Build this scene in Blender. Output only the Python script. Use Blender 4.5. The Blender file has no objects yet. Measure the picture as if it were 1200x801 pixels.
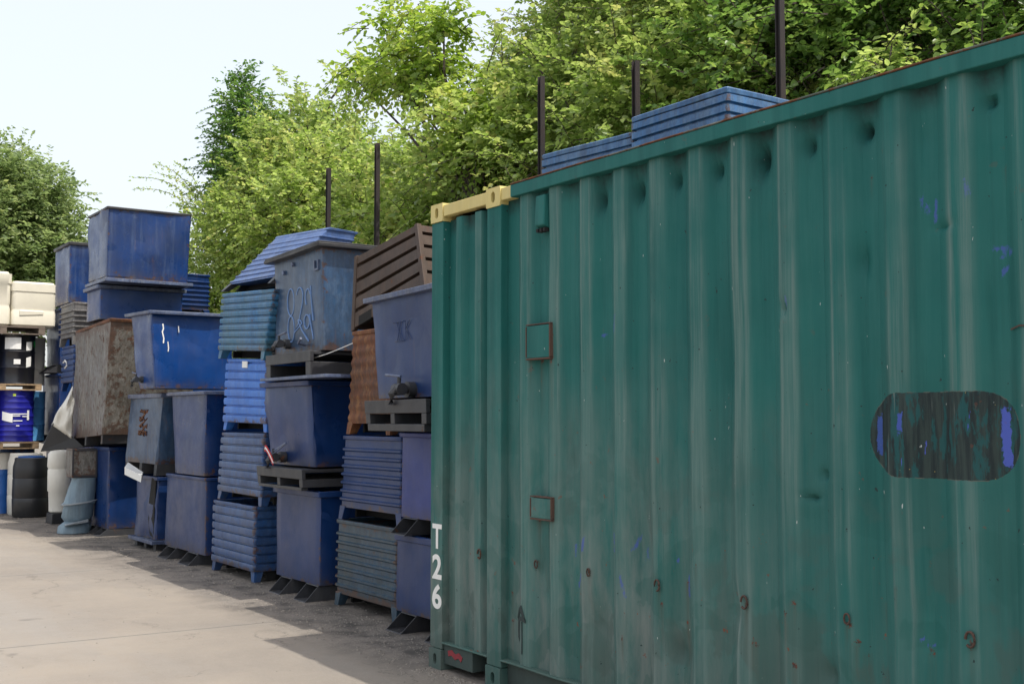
import bpy, bmesh, math, random
import numpy as np
from mathutils import Vector, noise

# ---------------------------------------------------------------- camera, sky, sun, exposure
S = bpy.context.scene
COL = S.collection
cam_d = bpy.data.cameras.new("camera")
cam = bpy.data.objects.new("camera", cam_d)
COL.objects.link(cam)
S.camera = cam
cam.location = (-3.73, 0.0, 1.55)
cam.rotation_euler = (math.radians(90 + 3.793), 0, math.radians(-34.504))
cam_d.sensor_width = 36
cam_d.lens = 40.5
cam_d.clip_start = 0.05
cam_d.clip_end = 2000

SUN_DIR = Vector((0.18, -0.485, 1.0)).normalized()      # towards the sun
W = bpy.data.worlds.new("World")
S.world = W
W.use_nodes = True
nt = W.node_tree
bg = nt.nodes["Background"]
sky = nt.nodes.new("ShaderNodeTexSky")
sky.sky_type = 'NISHITA'
sky.sun_disc = False
sky.sun_elevation = math.asin(SUN_DIR.z)
sky.sun_rotation = math.atan2(SUN_DIR.x, SUN_DIR.y)
sky.air_density = 1.0
sky.dust_density = 6.0
sky.ozone_density = 0.6
sky.altitude = 100
veil = nt.nodes.new("ShaderNodeVectorMath")          # thin bright summer haze over the whole sky
veil.operation = 'ADD'
veil.inputs[1].default_value = (5.35, 5.45, 5.4)
nt.links.new(sky.outputs[0], veil.inputs[0])
nt.links.new(veil.outputs[0], bg.inputs[0])
bg.inputs[1].default_value = 0.13

sd = bpy.data.lights.new("sun", 'SUN')
so = bpy.data.objects.new("sun", sd)
COL.objects.link(so)
so.location = (10, -20, 40)
so.rotation_euler = SUN_DIR.to_track_quat('Z', 'Y').to_euler()
sd.energy = 4.1
sd.angle = math.radians(0.55)
sd.color = (1.0, 0.95, 0.87)

S.view_settings.view_transform = 'Standard'
S.view_settings.look = 'None'
S.view_settings.gamma = 1
S.view_settings.use_curve_mapping = False
S.view_settings.exposure = 0.0
S.cycles.max_bounces = 6
S.cycles.transparent_max_bounces = 8
S.cycles.use_denoising = True

# ---------------------------------------------------------------- materials
def N(nt, t, **kw):
    n = nt.nodes.new(t)
    for k, v in kw.items():
        if k.startswith('i_'):
            n.inputs[k[2:].replace('_', ' ')].default_value = v
        else:
            setattr(n, k, v)
    return n

def mat_new(name):
    m = bpy.data.materials.new(name)
    m.use_nodes = True
    nt = m.node_tree
    b = nt.nodes["Principled BSDF"]
    return m, nt, b

def rgba(c):
    return (c[0], c[1], c[2], 1)

def world_vec(nt, scale=(1, 1, 1), off=(0, 0, 0)):
    g = N(nt, "ShaderNodeNewGeometry")
    mp = N(nt, "ShaderNodeMapping")
    mp.inputs['Scale'].default_value = scale
    mp.inputs['Location'].default_value = off
    nt.links.new(g.outputs['Position'], mp.inputs[0])
    return mp.outputs[0]

def noise_fac(nt, vec, scale, detail=5, rough=0.6, lo=0.4, hi=0.6, dist=0.0):
    n = N(nt, "ShaderNodeTexNoise")
    n.inputs['Scale'].default_value = scale
    n.inputs['Detail'].default_value = detail
    n.inputs['Roughness'].default_value = rough
    n.inputs['Distortion'].default_value = dist
    nt.links.new(vec, n.inputs['Vector'])
    r = N(nt, "ShaderNodeMapRange")
    r.inputs['From Min'].default_value = lo
    r.inputs['From Max'].default_value = hi
    nt.links.new(n.outputs['Fac'], r.inputs['Value'])
    return r.outputs[0]

def mathn(nt, op, a, b=None, c=None, clamp=False):
    m = N(nt, "ShaderNodeMath", operation=op)
    m.use_clamp = clamp
    for i, x in enumerate((a, b, c)):
        if x is None:
            continue
        if isinstance(x, (int, float)):
            m.inputs[i].default_value = x
        else:
            nt.links.new(x, m.inputs[i])
    return m.outputs[0]

def mix(nt, fac, a, b):
    m = N(nt, "ShaderNodeMix", data_type='RGBA')
    for i, x in ((0, fac), (6, a), (7, b)):
        if isinstance(x, (int, float)):
            m.inputs[i].default_value = x
        elif isinstance(x, tuple):
            m.inputs[i].default_value = rgba(x)
        else:
            nt.links.new(x, m.inputs[i])
    return m.outputs[2]

RUST = (0.16, 0.06, 0.025)
RUST_D = (0.05, 0.028, 0.018)

def paint(name, col, col2=None, fade=None, rust=0.1, dirt=0.25, rough=0.38, seed=0, streak=0.35, bump=0.12, spec=0.42, grain=0.0, edge=0.0):
    """old painted steel: two paint tones, faded streaks, rust patches, grime"""
    m, nt, b = mat_new(name)
    col2 = col2 or tuple(c * 0.6 for c in col)
    fade = fade or tuple(min(1, c * 1.2 + 0.03) for c in col)
    v = world_vec(nt, (1, 1, 1), (seed * 3.1, seed * 1.7, seed * 0.9))
    vs = world_vec(nt, (7, 7, 0.55), (seed * 2.3, seed, seed))
    c = mix(nt, noise_fac(nt, v, 2.2, 5, .6, .35, .7), col, col2)
    c = mix(nt, mathn(nt, 'MULTIPLY', noise_fac(nt, vs, 1.6, 6, .7, .5, .75), streak), c, fade)
    fine = noise_fac(nt, v, 9, 9, .72, .56, .72)
    c = mix(nt, mathn(nt, 'MULTIPLY', fine, 0.3), c, fade)
    if grain:
        gr = noise_fac(nt, world_vec(nt, (1, 1, .45), (seed, 0, 0)), 26, 8, .8, .44, .56)
        c = mix(nt, mathn(nt, 'MULTIPLY', gr, grain), c, (.03, .027, .024))
        gr2 = noise_fac(nt, world_vec(nt, (1, 1, .5), (0, seed, 3)), 14, 8, .8, .5, .6)
        c = mix(nt, mathn(nt, 'MULTIPLY', gr2, grain * .8), c, fade)
    dm = mathn(nt, 'MULTIPLY', noise_fac(nt, vs, 2.4, 5, .7, .42, .8), dirt)
    c = mix(nt, dm, c, (0.045, 0.04, 0.036))
    rm = noise_fac(nt, v, 5.5, 10, .74, .68 - rust * .3, .72 - rust * .3)
    rc = mix(nt, noise_fac(nt, v, 16, 6, .7, .35, .65), RUST, RUST_D)
    c = mix(nt, rm, c, rc)
    if edge:
        tc = N(nt, "ShaderNodeTexCoord"); sg = N(nt, "ShaderNodeSeparateXYZ"); nt.links.new(tc.outputs['Generated'], sg.inputs[0])
        ax_ = mathn(nt, 'ABSOLUTE', mathn(nt, 'SUBTRACT', sg.outputs[0], .5)); ay_ = mathn(nt, 'ABSOLUTE', mathn(nt, 'SUBTRACT', sg.outputs[1], .5))
        e1 = N(nt, "ShaderNodeMapRange"); e1.inputs['From Min'].default_value = .43; e1.inputs['From Max'].default_value = .50
        nt.links.new(mathn(nt, 'MINIMUM', ax_, ay_), e1.inputs['Value'])
        e2 = N(nt, "ShaderNodeMapRange"); e2.inputs['From Min'].default_value = .16; e2.inputs['From Max'].default_value = 0.0
        nt.links.new(sg.outputs[2], e2.inputs['Value'])
        e3 = N(nt, "ShaderNodeMapRange"); e3.inputs['From Min'].default_value = .90; e3.inputs['From Max'].default_value = 1.0
        nt.links.new(sg.outputs[2], e3.inputs['Value'])
        ee = mathn(nt, 'MAXIMUM', mathn(nt, 'MAXIMUM', e1.outputs[0], e2.outputs[0]), e3.outputs[0])
        fn = noise_fac(nt, v, 11, 9, .75, .30, .70)
        em_ = N(nt, "ShaderNodeMapRange"); em_.inputs['From Min'].default_value = 1.08 - edge * .4; em_.inputs['From Max'].default_value = 1.16 - edge * .4
        nt.links.new(mathn(nt, 'ADD', fn, mathn(nt, 'MULTIPLY', ee, .55)), em_.inputs['Value'])
        c = mix(nt, mathn(nt, 'MULTIPLY', em_.outputs[0], .8), c, mix(nt, .5, rc, (.05, .035, .03)))
        # grime gathered low down, and rust runs from the rim
        c = mix(nt, mathn(nt, 'MULTIPLY', mathn(nt, 'MULTIPLY', e2.outputs[0], noise_fac(nt, v, 6, 6, .7, .35, .65)), .6), c, (.05, .045, .04))
        run = mathn(nt, 'MULTIPLY', noise_fac(nt, world_vec(nt, (13, 13, .45), (seed, 4, 0)), 1.7, 6, .6, .60, .70), noise_fac(nt, v, 1.6, 3, .5, .45, .6))
        c = mix(nt, mathn(nt, 'MULTIPLY', run, edge * .9), c, (.13, .065, .035))
    # small chips and scratches
    ch = noise_fac(nt, v, 38, 3, .5, .735, .76)
    c = mix(nt, mathn(nt, 'MULTIPLY', ch, .7), c, RUST_D)
    nt.links.new(c, b.inputs['Base Color'])
    ro = N(nt, "ShaderNodeMapRange")
    ro.inputs['To Min'].default_value = rough
    ro.inputs['To Max'].default_value = min(1, rough + .45)
    nt.links.new(mathn(nt, 'MAXIMUM', rm, mathn(nt, 'MULTIPLY', noise_fac(nt, v, 3.2, 7, .7, .4, .75), .55)), ro.inputs['Value'])
    nt.links.new(ro.outputs[0], b.inputs['Roughness'])
    b.inputs['Specular IOR Level'].default_value = spec
    bp = N(nt, "ShaderNodeBump")
    bp.inputs['Strength'].default_value = bump
    bp.inputs['Distance'].default_value = 0.03
    n2 = mathn(nt, 'ADD', noise_fac(nt, v, 3.0, 2, .4, 0, 1), mathn(nt, 'MULTIPLY', noise_fac(nt, v, 40, 4, .6, 0, 1), .12))
    nt.links.new(mathn(nt, 'SUBTRACT', n2, mathn(nt, 'MULTIPLY', rm, .05)), bp.inputs['Height'])
    nt.links.new(bp.outputs[0], b.inputs['Normal'])
    return m

def plain(name, col, rough=.6, metal=0, var=.25, scale=6, seed=0, bump=0.1):
    m, nt, b = mat_new(name)
    v = world_vec(nt, (1, 1, 1), (seed, seed * 2, 0))
    d = tuple(c * (1 - var) for c in col)
    c = mix(nt, noise_fac(nt, v, scale, 7, .68, .3, .7), col, d)
    nt.links.new(c, b.inputs['Base Color'])
    b.inputs['Roughness'].default_value = rough
    b.inputs['Metallic'].default_value = metal
    if bump:
        bp = N(nt, "ShaderNodeBump")
        bp.inputs['Strength'].default_value = bump
        bp.inputs['Distance'].default_value = 0.02
        nt.links.new(noise_fac(nt, v, scale * 4, 6, .6, 0, 1), bp.inputs['Height'])
        nt.links.new(bp.outputs[0], b.inputs['Normal'])
    return m

NAVY = paint("navy_paint", (.004, .032, .14), (.003, .020, .085), (.03, .06, .14), rust=.02, rough=.27, dirt=.12, streak=.25, seed=1, edge=.2)
NAVY_G = paint("navy_dusty_paint", (.006, .034, .135), (.004, .023, .095), (.03, .06, .13), rust=.03, dirt=.16, rough=.30, streak=.3, seed=2, edge=.15)
VIOLET = paint("violet_blue_paint", (.020, .040, .20), (.016, .028, .13), (.05, .06, .18), rust=.0, dirt=.1, rough=.36, streak=.25, seed=3, edge=.1)
ROYAL = paint("royal_blue_paint", (.003, .040, .18), (.003, .027, .12), (.02, .06, .19), rust=-.03, dirt=.08, rough=.27, streak=.25, seed=4, edge=.15)
ROYALD = paint("dented_royal_blue_paint", (.006, .040, .175), (.012, .030, .10), (.11, .15, .23), rust=.05, dirt=.2, rough=.26, streak=.45, seed=24, edge=.35)
BRIGHT = paint("bright_blue_paint", (.03, .17, .60), (.022, .13, .50), (.15, .32, .68), rust=.03, dirt=.2, rough=.4, seed=5, grain=.15, edge=.6)
TURQ = paint("weathered_sea_blue_paint", (.018, .15, .36), (.03, .15, .24), (.13, .22, .24), rust=.08, dirt=.35, rough=.4, seed=6, grain=.3, edge=.6)
GREYBLUE = paint("faded_grey_blue_paint", (.035, .085, .175), (.022, .05, .105), (.14, .20, .29), rust=.15, dirt=.3, rough=.3, seed=7, grain=.25, edge=.45)
SLATE = paint("slate_blue_paint", (.026, .095, .27), (.018, .058, .17), (.12, .18, .29), rust=.09, dirt=.4, rough=.33, seed=8, grain=.3, edge=.4)
TEALBL = paint("greenish_blue_paint", (.022, .066, .12), (.022, .05, .07), (.10, .14, .15), rust=.12, dirt=.4, rough=.33, seed=9, grain=.35, edge=.7)
RUSTY = paint("brown_rust", (.19, .062, .024), (.075, .030, .017), (.34, .17, .06), rust=.22, dirt=.3, rough=.72, seed=10, grain=.5)
BROWN = paint("dull_brown_paint", (.078, .050, .036), (.052, .033, .025), (.12, .082, .06), rust=.12, dirt=.4, rough=.5, seed=11, grain=.3, edge=.5)
PEEL = paint("peeling_blue_over_rust", (.21, .195, .17), (.12, .11, .095), (.32, .33, .32), rust=.30, dirt=.5, rough=.42, seed=12, grain=.45, edge=1.3)
FADEDTOP = paint("sun_faded_blue_paint", (.05, .11, .29), (.035, .08, .21), (.18, .23, .36), rust=.12, dirt=.3, rough=.38, seed=13, grain=.2)
DARKST = paint("dark_steel", (.045, .048, .055), (.028, .028, .032), (.10, .095, .09), rust=.18, dirt=.35, rough=.42, seed=14)
GREYSLAT = paint("grey_slat_paint", (.20, .19, .18), (.11, .11, .12), (.34, .34, .32), rust=.08, dirt=.45, rough=.45, seed=15, grain=.3)
RIMM = paint("worn_rim_steel", (.09, .13, .24), (.06, .08, .15), (.28, .30, .35), rust=.2, dirt=.25, rough=.33, seed=16, grain=.3)
POLE = paint("rusty_black_post_steel", (.016, .015, .018), (.035, .022, .02), (.05, .04, .04), rust=.1, dirt=.2, rough=.7, seed=17)
WHITE_PL = plain("white_plastic", (.72, .70, .63), .45, 0, .14, 3, 1)
CREAM_PL = plain("cream_tank_plastic", (.74, .70, .58), .5, 0, .16, 2.2, 2)
BLACK_PL = plain("black_plastic", (.022, .023, .026), .42, 0, .4, 4, 3)
BLACK_DR = plain("black_drum_paint", (.012, .012, .016), .28, 0, .4, 6, 3)
DBLUE_DR = plain("deep_blue_drum_paint", (.018, .02, .30), .3, 0, .35, 5, 4)
LBLUE_DR = plain("light_blue_drum_paint", (.10, .32, .62), .35, 0, .3, 5, 5)
BLUE_PL = plain("blue_drum_plastic", (.02, .12, .42), .4, 0, .3, 5, 6)
GREY_DR = plain("grey_drum_paint", (.30, .34, .37), .5, 0, .4, 5, 7)
DENTGREY = paint("dull_pale_blue_drum_paint", (.20, .28, .33), (.13, .19, .24), (.34, .40, .42), rust=.1, dirt=.4, rough=.45, seed=18)
WOOD = plain("pallet_wood", (.42, .29, .17), .8, 0, .5, 14, 8, .2)
OLDWOOD = plain("old_grey_pallet_wood", (.20, .16, .13), .85, 0, .5, 14, 9, .2)
PAPER = plain("paper_label", (.80, .80, .78), .6, 0, .05, 4, 10, 0)
WHITE_PT = plain("white_paint", (.78, .78, .75), .55, 0, .12, 30, 11, 0)
RED_CL = plain("red_cloth", (.45, .03, .04), .8, 0, .2, 20, 12, 0)
YELLOW_PT = paint("faded_yellow_paint", (.62, .52, .20), (.55, .45, .17), (.70, .62, .36), rust=.02, dirt=.12, rough=.5, seed=19, streak=.2, bump=.05)
GREEN_LB = plain("green_sticker", (.05, .42, .10), .6, 0, .1, 5, 13, 0)
YEL_LB = plain("yellow_sticker", (.55, .70, .08), .6, 0, .1, 5, 14, 0)
SPRAY = plain("pale_blue_spray_paint", (.17, .30, .58), .6, 0, .35, 40, 15, 0)
DK_SPRAY = plain("dark_green_spray_paint", (.012, .03, .03), .6, 0, .3, 20, 16, 0)
RED_SPRAY = plain("red_spray_paint", (.30, .03, .04), .7, 0, .4, 30, 17, 0)
HOLE = plain("opening_shade_black", (.012, .012, .012), .9, 0, .1, 5, 18, 0)  # near-black standing in for the shade inside slots, holes and gaps

# ---------------------------------------------------------------- object helpers
BASE = {}

def tag(o, label=None, cat=None, group=None, kind=None):
    if label: o['label'] = label
    if cat: o['category'] = cat
    if group: o['group'] = group
    if kind: o['kind'] = kind
    return o

def thing(name, label, cat, loc, group=None):
    o = bpy.data.objects.new(name, None)
    COL.objects.link(o)
    o.empty_display_size = .2
    o.location = loc
    BASE[o] = Vector(loc)
    return tag(o, label, cat, group)

class MB:
    def __init__(s):
        s.v = []; s.f = []
    def add(s, pts, faces):
        k = len(s.v)
        s.v += [tuple(p) for p in pts]
        s.f += [tuple(i + k for i in f) for f in faces]
    def hexa(s, p):            # p[0..3] bottom loop, p[4..7] top loop
        s.add(p, [(3, 2, 1, 0), (4, 5, 6, 7), (0, 1, 5, 4), (1, 2, 6, 5), (2, 3, 7, 6), (3, 0, 4, 7)])
        return s
    def box(s, a, b):
        x0, y0, z0 = a; x1, y1, z1 = b
        return s.hexa([(x0, y0, z0), (x1, y0, z0), (x1, y1, z0), (x0, y1, z0), (x0, y0, z1), (x1, y0, z1), (x1, y1, z1), (x0, y1, z1)])
    def loft(s, rings, closed=False, cap0=True, cap1=True):
        k = len(s.v); n = len(rings[0])
        for r in rings:
            s.v += [tuple(p) for p in r]
        m = len(rings)
        for i in range(m if closed else m - 1):
            a = k + i * n; b = k + ((i + 1) % m) * n
            for j in range(n):
                j2 = (j + 1) % n
                s.f.append((a + j, a + j2, b + j2, b + j))
        if not closed:
            if cap0: s.f.append(tuple(k + j for j in reversed(range(n))))
            if cap1: s.f.append(tuple(k + (m - 1) * n + j for j in range(n)))
        return s
    def lathe(s, c, prof, n=28, axis=None, wob=0):
        rings = []
        for r, z in prof:
            rr = []
            for j in range(n):
                a = 2 * math.pi * j / n
                q = r
                if wob:
                    q += wob * noise.noise(Vector((math.cos(a) * 1.5 + c[0] * 9, math.sin(a) * 1.5 + c[1], z * 4)))
                rr.append((c[0] + q * math.cos(a), c[1] + q * math.sin(a), c[2] + z))
            rings.append(rr)
        return s.loft(rings)
    def tube(s, pts, r, n=8):
        pts = [Vector(p) for p in pts]
        rings = []
        for i, p in enumerate(pts):
            d = (pts[min(i + 1, len(pts) - 1)] - pts[max(i - 1, 0)]).normalized()
            a = d.cross(Vector((0, 0, 1)))
            if a.length < .05: a = d.cross(Vector((1, 0, 0)))
            a.normalize(); b = d.cross(a)
            rad = r[i] if isinstance(r, (list, tuple)) else r
            rings.append([p + a * rad * math.cos(2 * math.pi * j / n) + b * rad * math.sin(2 * math.pi * j / n) for j in range(n)])
        return s.loft(rings)
    def build(s, name, mat, parent=None, smooth=None, bevel=0, recalc=True):
        me = bpy.data.meshes.new(name)
        base = BASE.get(parent, Vector((0, 0, 0)))
        vs = [(v[0] - base.x, v[1] - base.y, v[2] - base.z) for v in s.v]
        me.from_pydata(vs, [], s.f)
        if recalc:
            bm = bmesh.new(); bm.from_mesh(me)
            bmesh.ops.recalc_face_normals(bm, faces=bm.faces)
            bm.to_mesh(me); bm.free()
        for m in (mat if isinstance(mat, (list, tuple)) else [mat]):
            me.materials.append(m)
        if smooth:
            me.shade_smooth()
            me.set_sharp_from_angle(angle=math.radians(smooth))
        o = bpy.data.objects.new(name, me)
        COL.objects.link(o)
        if parent is not None:
            o.parent = parent
            BASE[o] = base
        if bevel:
            bv = o.modifiers.new("bevel", 'BEVEL')
            bv.width = bevel; bv.segments = 2; bv.limit_method = 'ANGLE'; bv.angle_limit = math.radians(40)
        return o

# an old bin as a hexahedron: front face (towards the lane) given by four corners
class Fr:
    def __init__(s, nb, fb, ft, ntp, D, Dt=None):
        s.nb, s.fb, s.ft, s.nt = [Vector(p) for p in (nb, fb, ft, ntp)]
        s.D = Vector(D) if isinstance(D, (tuple, list)) else Vector((D, 0, 0))
        s.Dt = Vector(Dt) if isinstance(Dt, (tuple, list)) else (Vector((Dt, 0, 0)) if Dt else s.D)
        s.W = (s.fb - s.nb).length; s.H = (s.ft - s.fb).length; s.L = s.D.length
    def P(s, um, wm, zm):          # metres: along the row from the near end, into depth, up
        u = um / s.W; w = wm / s.L; v = zm / s.H
        b = s.nb.lerp(s.fb, u) if 0 <= u <= 1 else s.nb + (s.fb - s.nb) * u
        t = s.nt + (s.ft - s.nt) * u
        d = s.D + (s.Dt - s.D) * v
        return b + (t - b) * v + d * w
    def ring(s, zm, o=0, r=.02, n=6, dent=0, seed=0):
        W, L = s.W, s.L
        pts = []
        def side(a, b):
            for i in range(n):
                q = i / n
                pts.append((a[0] + (b[0] - a[0]) * q, a[1] + (b[1] - a[1]) * q))
            pts.append(b)
        lo, hu, hw = -o, W + o, L + o
        side((lo + r, lo), (hu - r, lo)); pts.append((hu - r * .29, lo + r * .29))
        side((hu, lo + r), (hu, hw - r)); pts.append((hu - r * .29, hw - r * .29))
        side((hu - r, hw), (lo + r, hw)); pts.append((lo + r * .29, hw - r * .29))
        side((lo, hw - r), (lo, lo + r)); pts.append((lo + r * .29, lo + r * .29))
        out = []
        for a, b in pts:
            p = s.P(a, b, zm)
            if dent:
                q = noise.noise(Vector((a * 2.1 + seed * 7, b * 2.1 + seed, zm * 2.1))) * dent
                q2 = noise.noise(Vector((a * 6 + seed, b * 6, zm * 6 + seed))) * dent * .35
                ca, cb = a - W / 2, b - L / 2
                if abs(ca) / W > abs(cb) / L: p = s.P(a + (q + q2) * (1 if ca > 0 else -1), b, zm)
                else: p = s.P(a, b + (q + q2) * (1 if cb > 0 else -1), zm)
            out.append(p)
        return out
    def hexa(s, mb, u0, u1, w0, w1, z0, z1, du=0, dw=0):
        P = s.P
        mb.hexa([P(u0, w0, z0), P(u1, w0, z0), P(u1, w1, z0), P(u0, w1, z0),
                 P(u0 + du, w0 + dw, z1), P(u1 + du, w0 + dw, z1), P(u1 + du, w1, z1), P(u0 + du, w1, z1)])

def F(x, yn, yf, z0, z1, D=1.15, xt=None, ynt=None, yft=None, z0f=None, z1f=None, Dt=None):
    """front quad: near/far along the row, bottom/top"""
    xt = x if xt is None else xt
    ynt = yn if ynt is None else ynt; yft = yf if yft is None else yft
    z0f = z0 if z0f is None else z0f; z1f = z1 if z1f is None else z1f
    return Fr((x, yn, z0), (x, yf, z0f), (xt, yft, z1f), (xt, ynt, z1), D, Dt)

SEED = [0]
def bin_root(name, label, cat, fr, group):
    c = fr.P(fr.W / 2, fr.L / 2, 0)
    SEED[0] += 1
    return thing(name, label, cat, tuple(round(q, 3) for q in c), group)

def body_loft(fr, zf, prof, wall=.006, n=6, r=.02, dent=0, inner=True):
    mb = MB(); sd_ = SEED[0]
    rings = [fr.ring(z, o, r, n, dent, sd_) for z, o in prof]
    if inner:
        rings.append(fr.ring(prof[-1][0], -wall, r, n, 0))
        rings.append(fr.ring(zf + .03, -wall, r, n, 0))
    mb.loft(rings)
    return mb

def rim(fr, root, mat, o=.03, h=.045, name='rim'):
    mb = MB(); H = fr.H
    n = 8; sd_ = SEED[0] + 50
    mb.loft([fr.ring(H - h, .004, .015, n, .006, sd_), fr.ring(H - h * .9, o, .015, n, .012, sd_), fr.ring(H, o + .003, .015, n, .012, sd_),
             fr.ring(H + .006, o * .5, .015, n, .006, sd_), fr.ring(H + .004, -.012, .015, n, 0, sd_), fr.ring(H - h, -.012, .015, n, 0, sd_)], closed=True)
    return mb.build(name, mat, root, smooth=35, bevel=.003)

def channels(fr, root, mat, h, spans, fwd=.12, t=.008, dark=True):
    """two fork channels under a bin, their open ends cut on the slant towards the lane"""
    for (a, b) in spans:
        mb = MB(); P = fr.P; L = fr.L
        def plate(pts_f, pts_b):
            mb.hexa(pts_f + pts_b)
        # bottom, top, two sides (each a thin slab), the front end raked
        def slab(u0, u1, z0, z1):
            f0 = -fwd * (1 - z0 / h); f1 = -fwd * (1 - z1 / h)
            mb.hexa([P(u0, f0, z0), P(u1, f0, z0), P(u1, L, z0), P(u0, L, z0), P(u0, f1, z1), P(u1, f1, z1), P(u1, L, z1), P(u0, L, z1)])
        slab(a, b, 0.002, t + .002); slab(a + .001, b - .001, h - t, h - .002)
        slab(a, a + t, t + .003, h - t - .001); slab(b - t, b, t + .003, h - t - .001)
        mb.build('fork_channel', mat, root, bevel=.002)

def fork_base(fr, root, mat, h, u0, u1, fwd, top=.075, bot=.05, mid=None, ends=.07, beam=True):
    """welded fork frame with two pockets, standing proud of the body"""
    mb = MB(); P = fr.P
    t = .035
    fr.hexa(mb, u0, u1, -fwd, -fwd + t, h - top, h)
    if bot: fr.hexa(mb, u0 + .03, u1 - .03, -fwd + .001, -fwd + t + .03, 0.004, bot)
    zb = bot if bot else .004
    fr.hexa(mb, u0 + .004, u0 + ends, -fwd + .003, fr.L * .98, zb + .001, h - top - .001)
    fr.hexa(mb, u1 - ends, u1 - .004, -fwd + .003, fr.L * .98, zb + .001, h - top - .001)
    m = mid if mid is not None else (u0 + u1) / 2
    fr.hexa(mb, m - .03, m + .03, -fwd + .004, fr.L * .98, zb + .001, h - top - .001)
    fr.hexa(mb, u0 + .01, u1 - .01, -fwd + t + .001, fr.L * .98, h - .03, h - .003)
    return mb.build('fork_base', mat, root, bevel=.004)

def valve(fr, root, mat, u, z, s=1.0, lever=True, flip=1):
    mb = MB(); P = fr.P
    c = P(u, 0, z); out = (P(u, -1, z) - c).normalized()
    al = (P(u + 1, 0, z) - c).normalized(); up_ = Vector((0, 0, 1))
    mb.tube([c, c + out * .05 * s], .045 * s, 14)
    mb.tube([c + out * .045 * s, c + out * .13 * s], .024 * s, 10)
    mb.tube([c + out * .10 * s - al * .04 * s, c + out * .10 * s + al * .04 * s], .036 * s, 10)
    mb.tube([c + out * .12 * s, c + out * .15 * s - up_ * .03 * s, c + out * .15 * s - up_ * .09 * s], .022 * s, 10)
    mb.tube([c + out * .10 * s, c + out * .10 * s + up_ * .07 * s], .012 * s, 8)
    o = mb.build('valve', mat, root, smooth=40)
    if lever:
        m2 = MB()
        q = c + out * .10 * s + up_ * .072 * s
        m2.tube([q - al * .02 * s * flip, q + al * .08 * s * flip + up_ * .012, q + al * .16 * s * flip + up_ * .02], .009 * s, 6)
        m2.build('handle', RIMM, o)
    return o

def smooth_bin(name, label, cat, fr, mat, group=None, foot='channels', fh=.14, rimmat=None, rim_o=.03, rim_h=.045, dent=.02,
               spans=None, fwd=.12, footmat=None, nz=9, r=.012):
    root = bin_root(name, label, cat, fr, group)
    H = fr.H
    prof = [(fh + (H - .01 - fh) * i / nz, 0) for i in range(nz + 1)]
    body_loft(fr, fh, prof, n=9, r=r, dent=dent).build('body', mat, root, smooth=30)
    rim(fr, root, rimmat or mat, rim_o, rim_h)
    if foot == 'channels':
        W_ = fr.W
        spans = spans or [(.08 * W_, .08 * W_ + .24), (.92 * W_ - .24, .92 * W_)]
        channels(fr, root, footmat or DARKST, fh, spans, fwd)
    elif foot == 'skids':
        for q in (.03, .5, .97):
            m = MB(); a = fr.W * q - .05
            fr.hexa(m, a, a + .1, 0, fr.L, .003, fh - .001)
            m.build('skid', footmat or DARKST, root, bevel=.003)
    return root

def corr_bin(name, label, fr, mat, group='corrugated steel bins in the stacks', style='rib', nr=7, fh=.12, first=.05, last=.03, dep=.015, cat='bin',
             rim_o=.012, rimmat=None, dent=.005, legmat=None, under=None):
    root = bin_root(name, label, cat, fr, group)
    H = fr.H; prof = []
    z0 = fh; z1 = H - .03
    pitch = (z1 - last - z0 - first) / nr
    if style == 'rib':
        prof.append((z0, 0)); prof.append((z0 + first * .7, 0))
        for i in range(nr):
            b = z0 + first + i * pitch
            prof += [(b, 0), (b + .012, dep), (b + .026, dep), (b + .036, 0), (b + pitch - .006, 0)]
        prof.append((z1, 0))
    elif style == 'wave':
        for i in range(nr * 8 + 1):
            z = z0 + (z1 - z0) * i / (nr * 8)
            prof.append((z, dep * .5 - dep * .5 * math.cos(2 * math.pi * i / 8)))
    elif style == 'slat':
        prof.append((z0, 0))
        for i in range(nr):
            p = (z1 - z0) / nr; b = z0 + p * i
            prof += [(b + .002, -.006), (b + .010, -.006), (b + .014, dep), (b + p - .006, dep), (b + p - .002, -.006)]
        prof.append((z1, 0))
    else:   # wide flats with a narrow groove between
        prof.append((z0, 0))
        for i in range(nr):
            b = z0 + (z1 - z0) * i / nr; p = (z1 - z0) / nr
            prof += [(b + .001, 0), (b + .006, dep * 1.25), (b + p * .5, dep * 1.5), (b + p - .016, dep * 1.2), (b + p - .012, 0)]
        prof.append((z1, 0))
    prof.append((H - .005, .002))
    body_loft(fr, fh, prof, n=7, r=.02, dent=dent).build('body', mat, root, smooth=18)
    rim(fr, root, rimmat or mat, rim_o, .03)
    W_, L = fr.W, fr.L
    P = fr.P
    for (u, w) in ((0, 0), (1, 0), (0, 1), (1, 1)):
        m = MB()
        fl = .010; lw = .065; tw = .095
        a0 = -fl if u == 0 else W_ - lw + fl; t0 = -.004 if u == 0 else W_ - tw + .004
        b0 = -fl if w == 0 else L - lw + fl; c0 = -.004 if w == 0 else L - tw + .004
        m.hexa([P(a0, b0, 0), P(a0 + lw, b0, 0), P(a0 + lw, b0 + lw, 0), P(a0, b0 + lw, 0),
                P(t0, c0, fh + .012), P(t0 + tw, c0, fh + .012), P(t0 + tw, c0 + tw, fh + .012), P(t0, c0 + tw, fh + .012)])
        m.build('leg', legmat or mat, root, bevel=.003)
    m = MB()
    fr.hexa(m, .02, W_ - .02, .22, L - .22, .02, fh - .002)  # near-black block added to stand for the shade between the legs
    fr.hexa(m, .02, .05, .13, L - .13, .015, fh - .003); fr.hexa(m, W_ - .05, W_ - .02, .13, L - .13, .015, fh - .003)
    m.build('shade_infill', HOLE if under is None else under, root)
    return root

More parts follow.
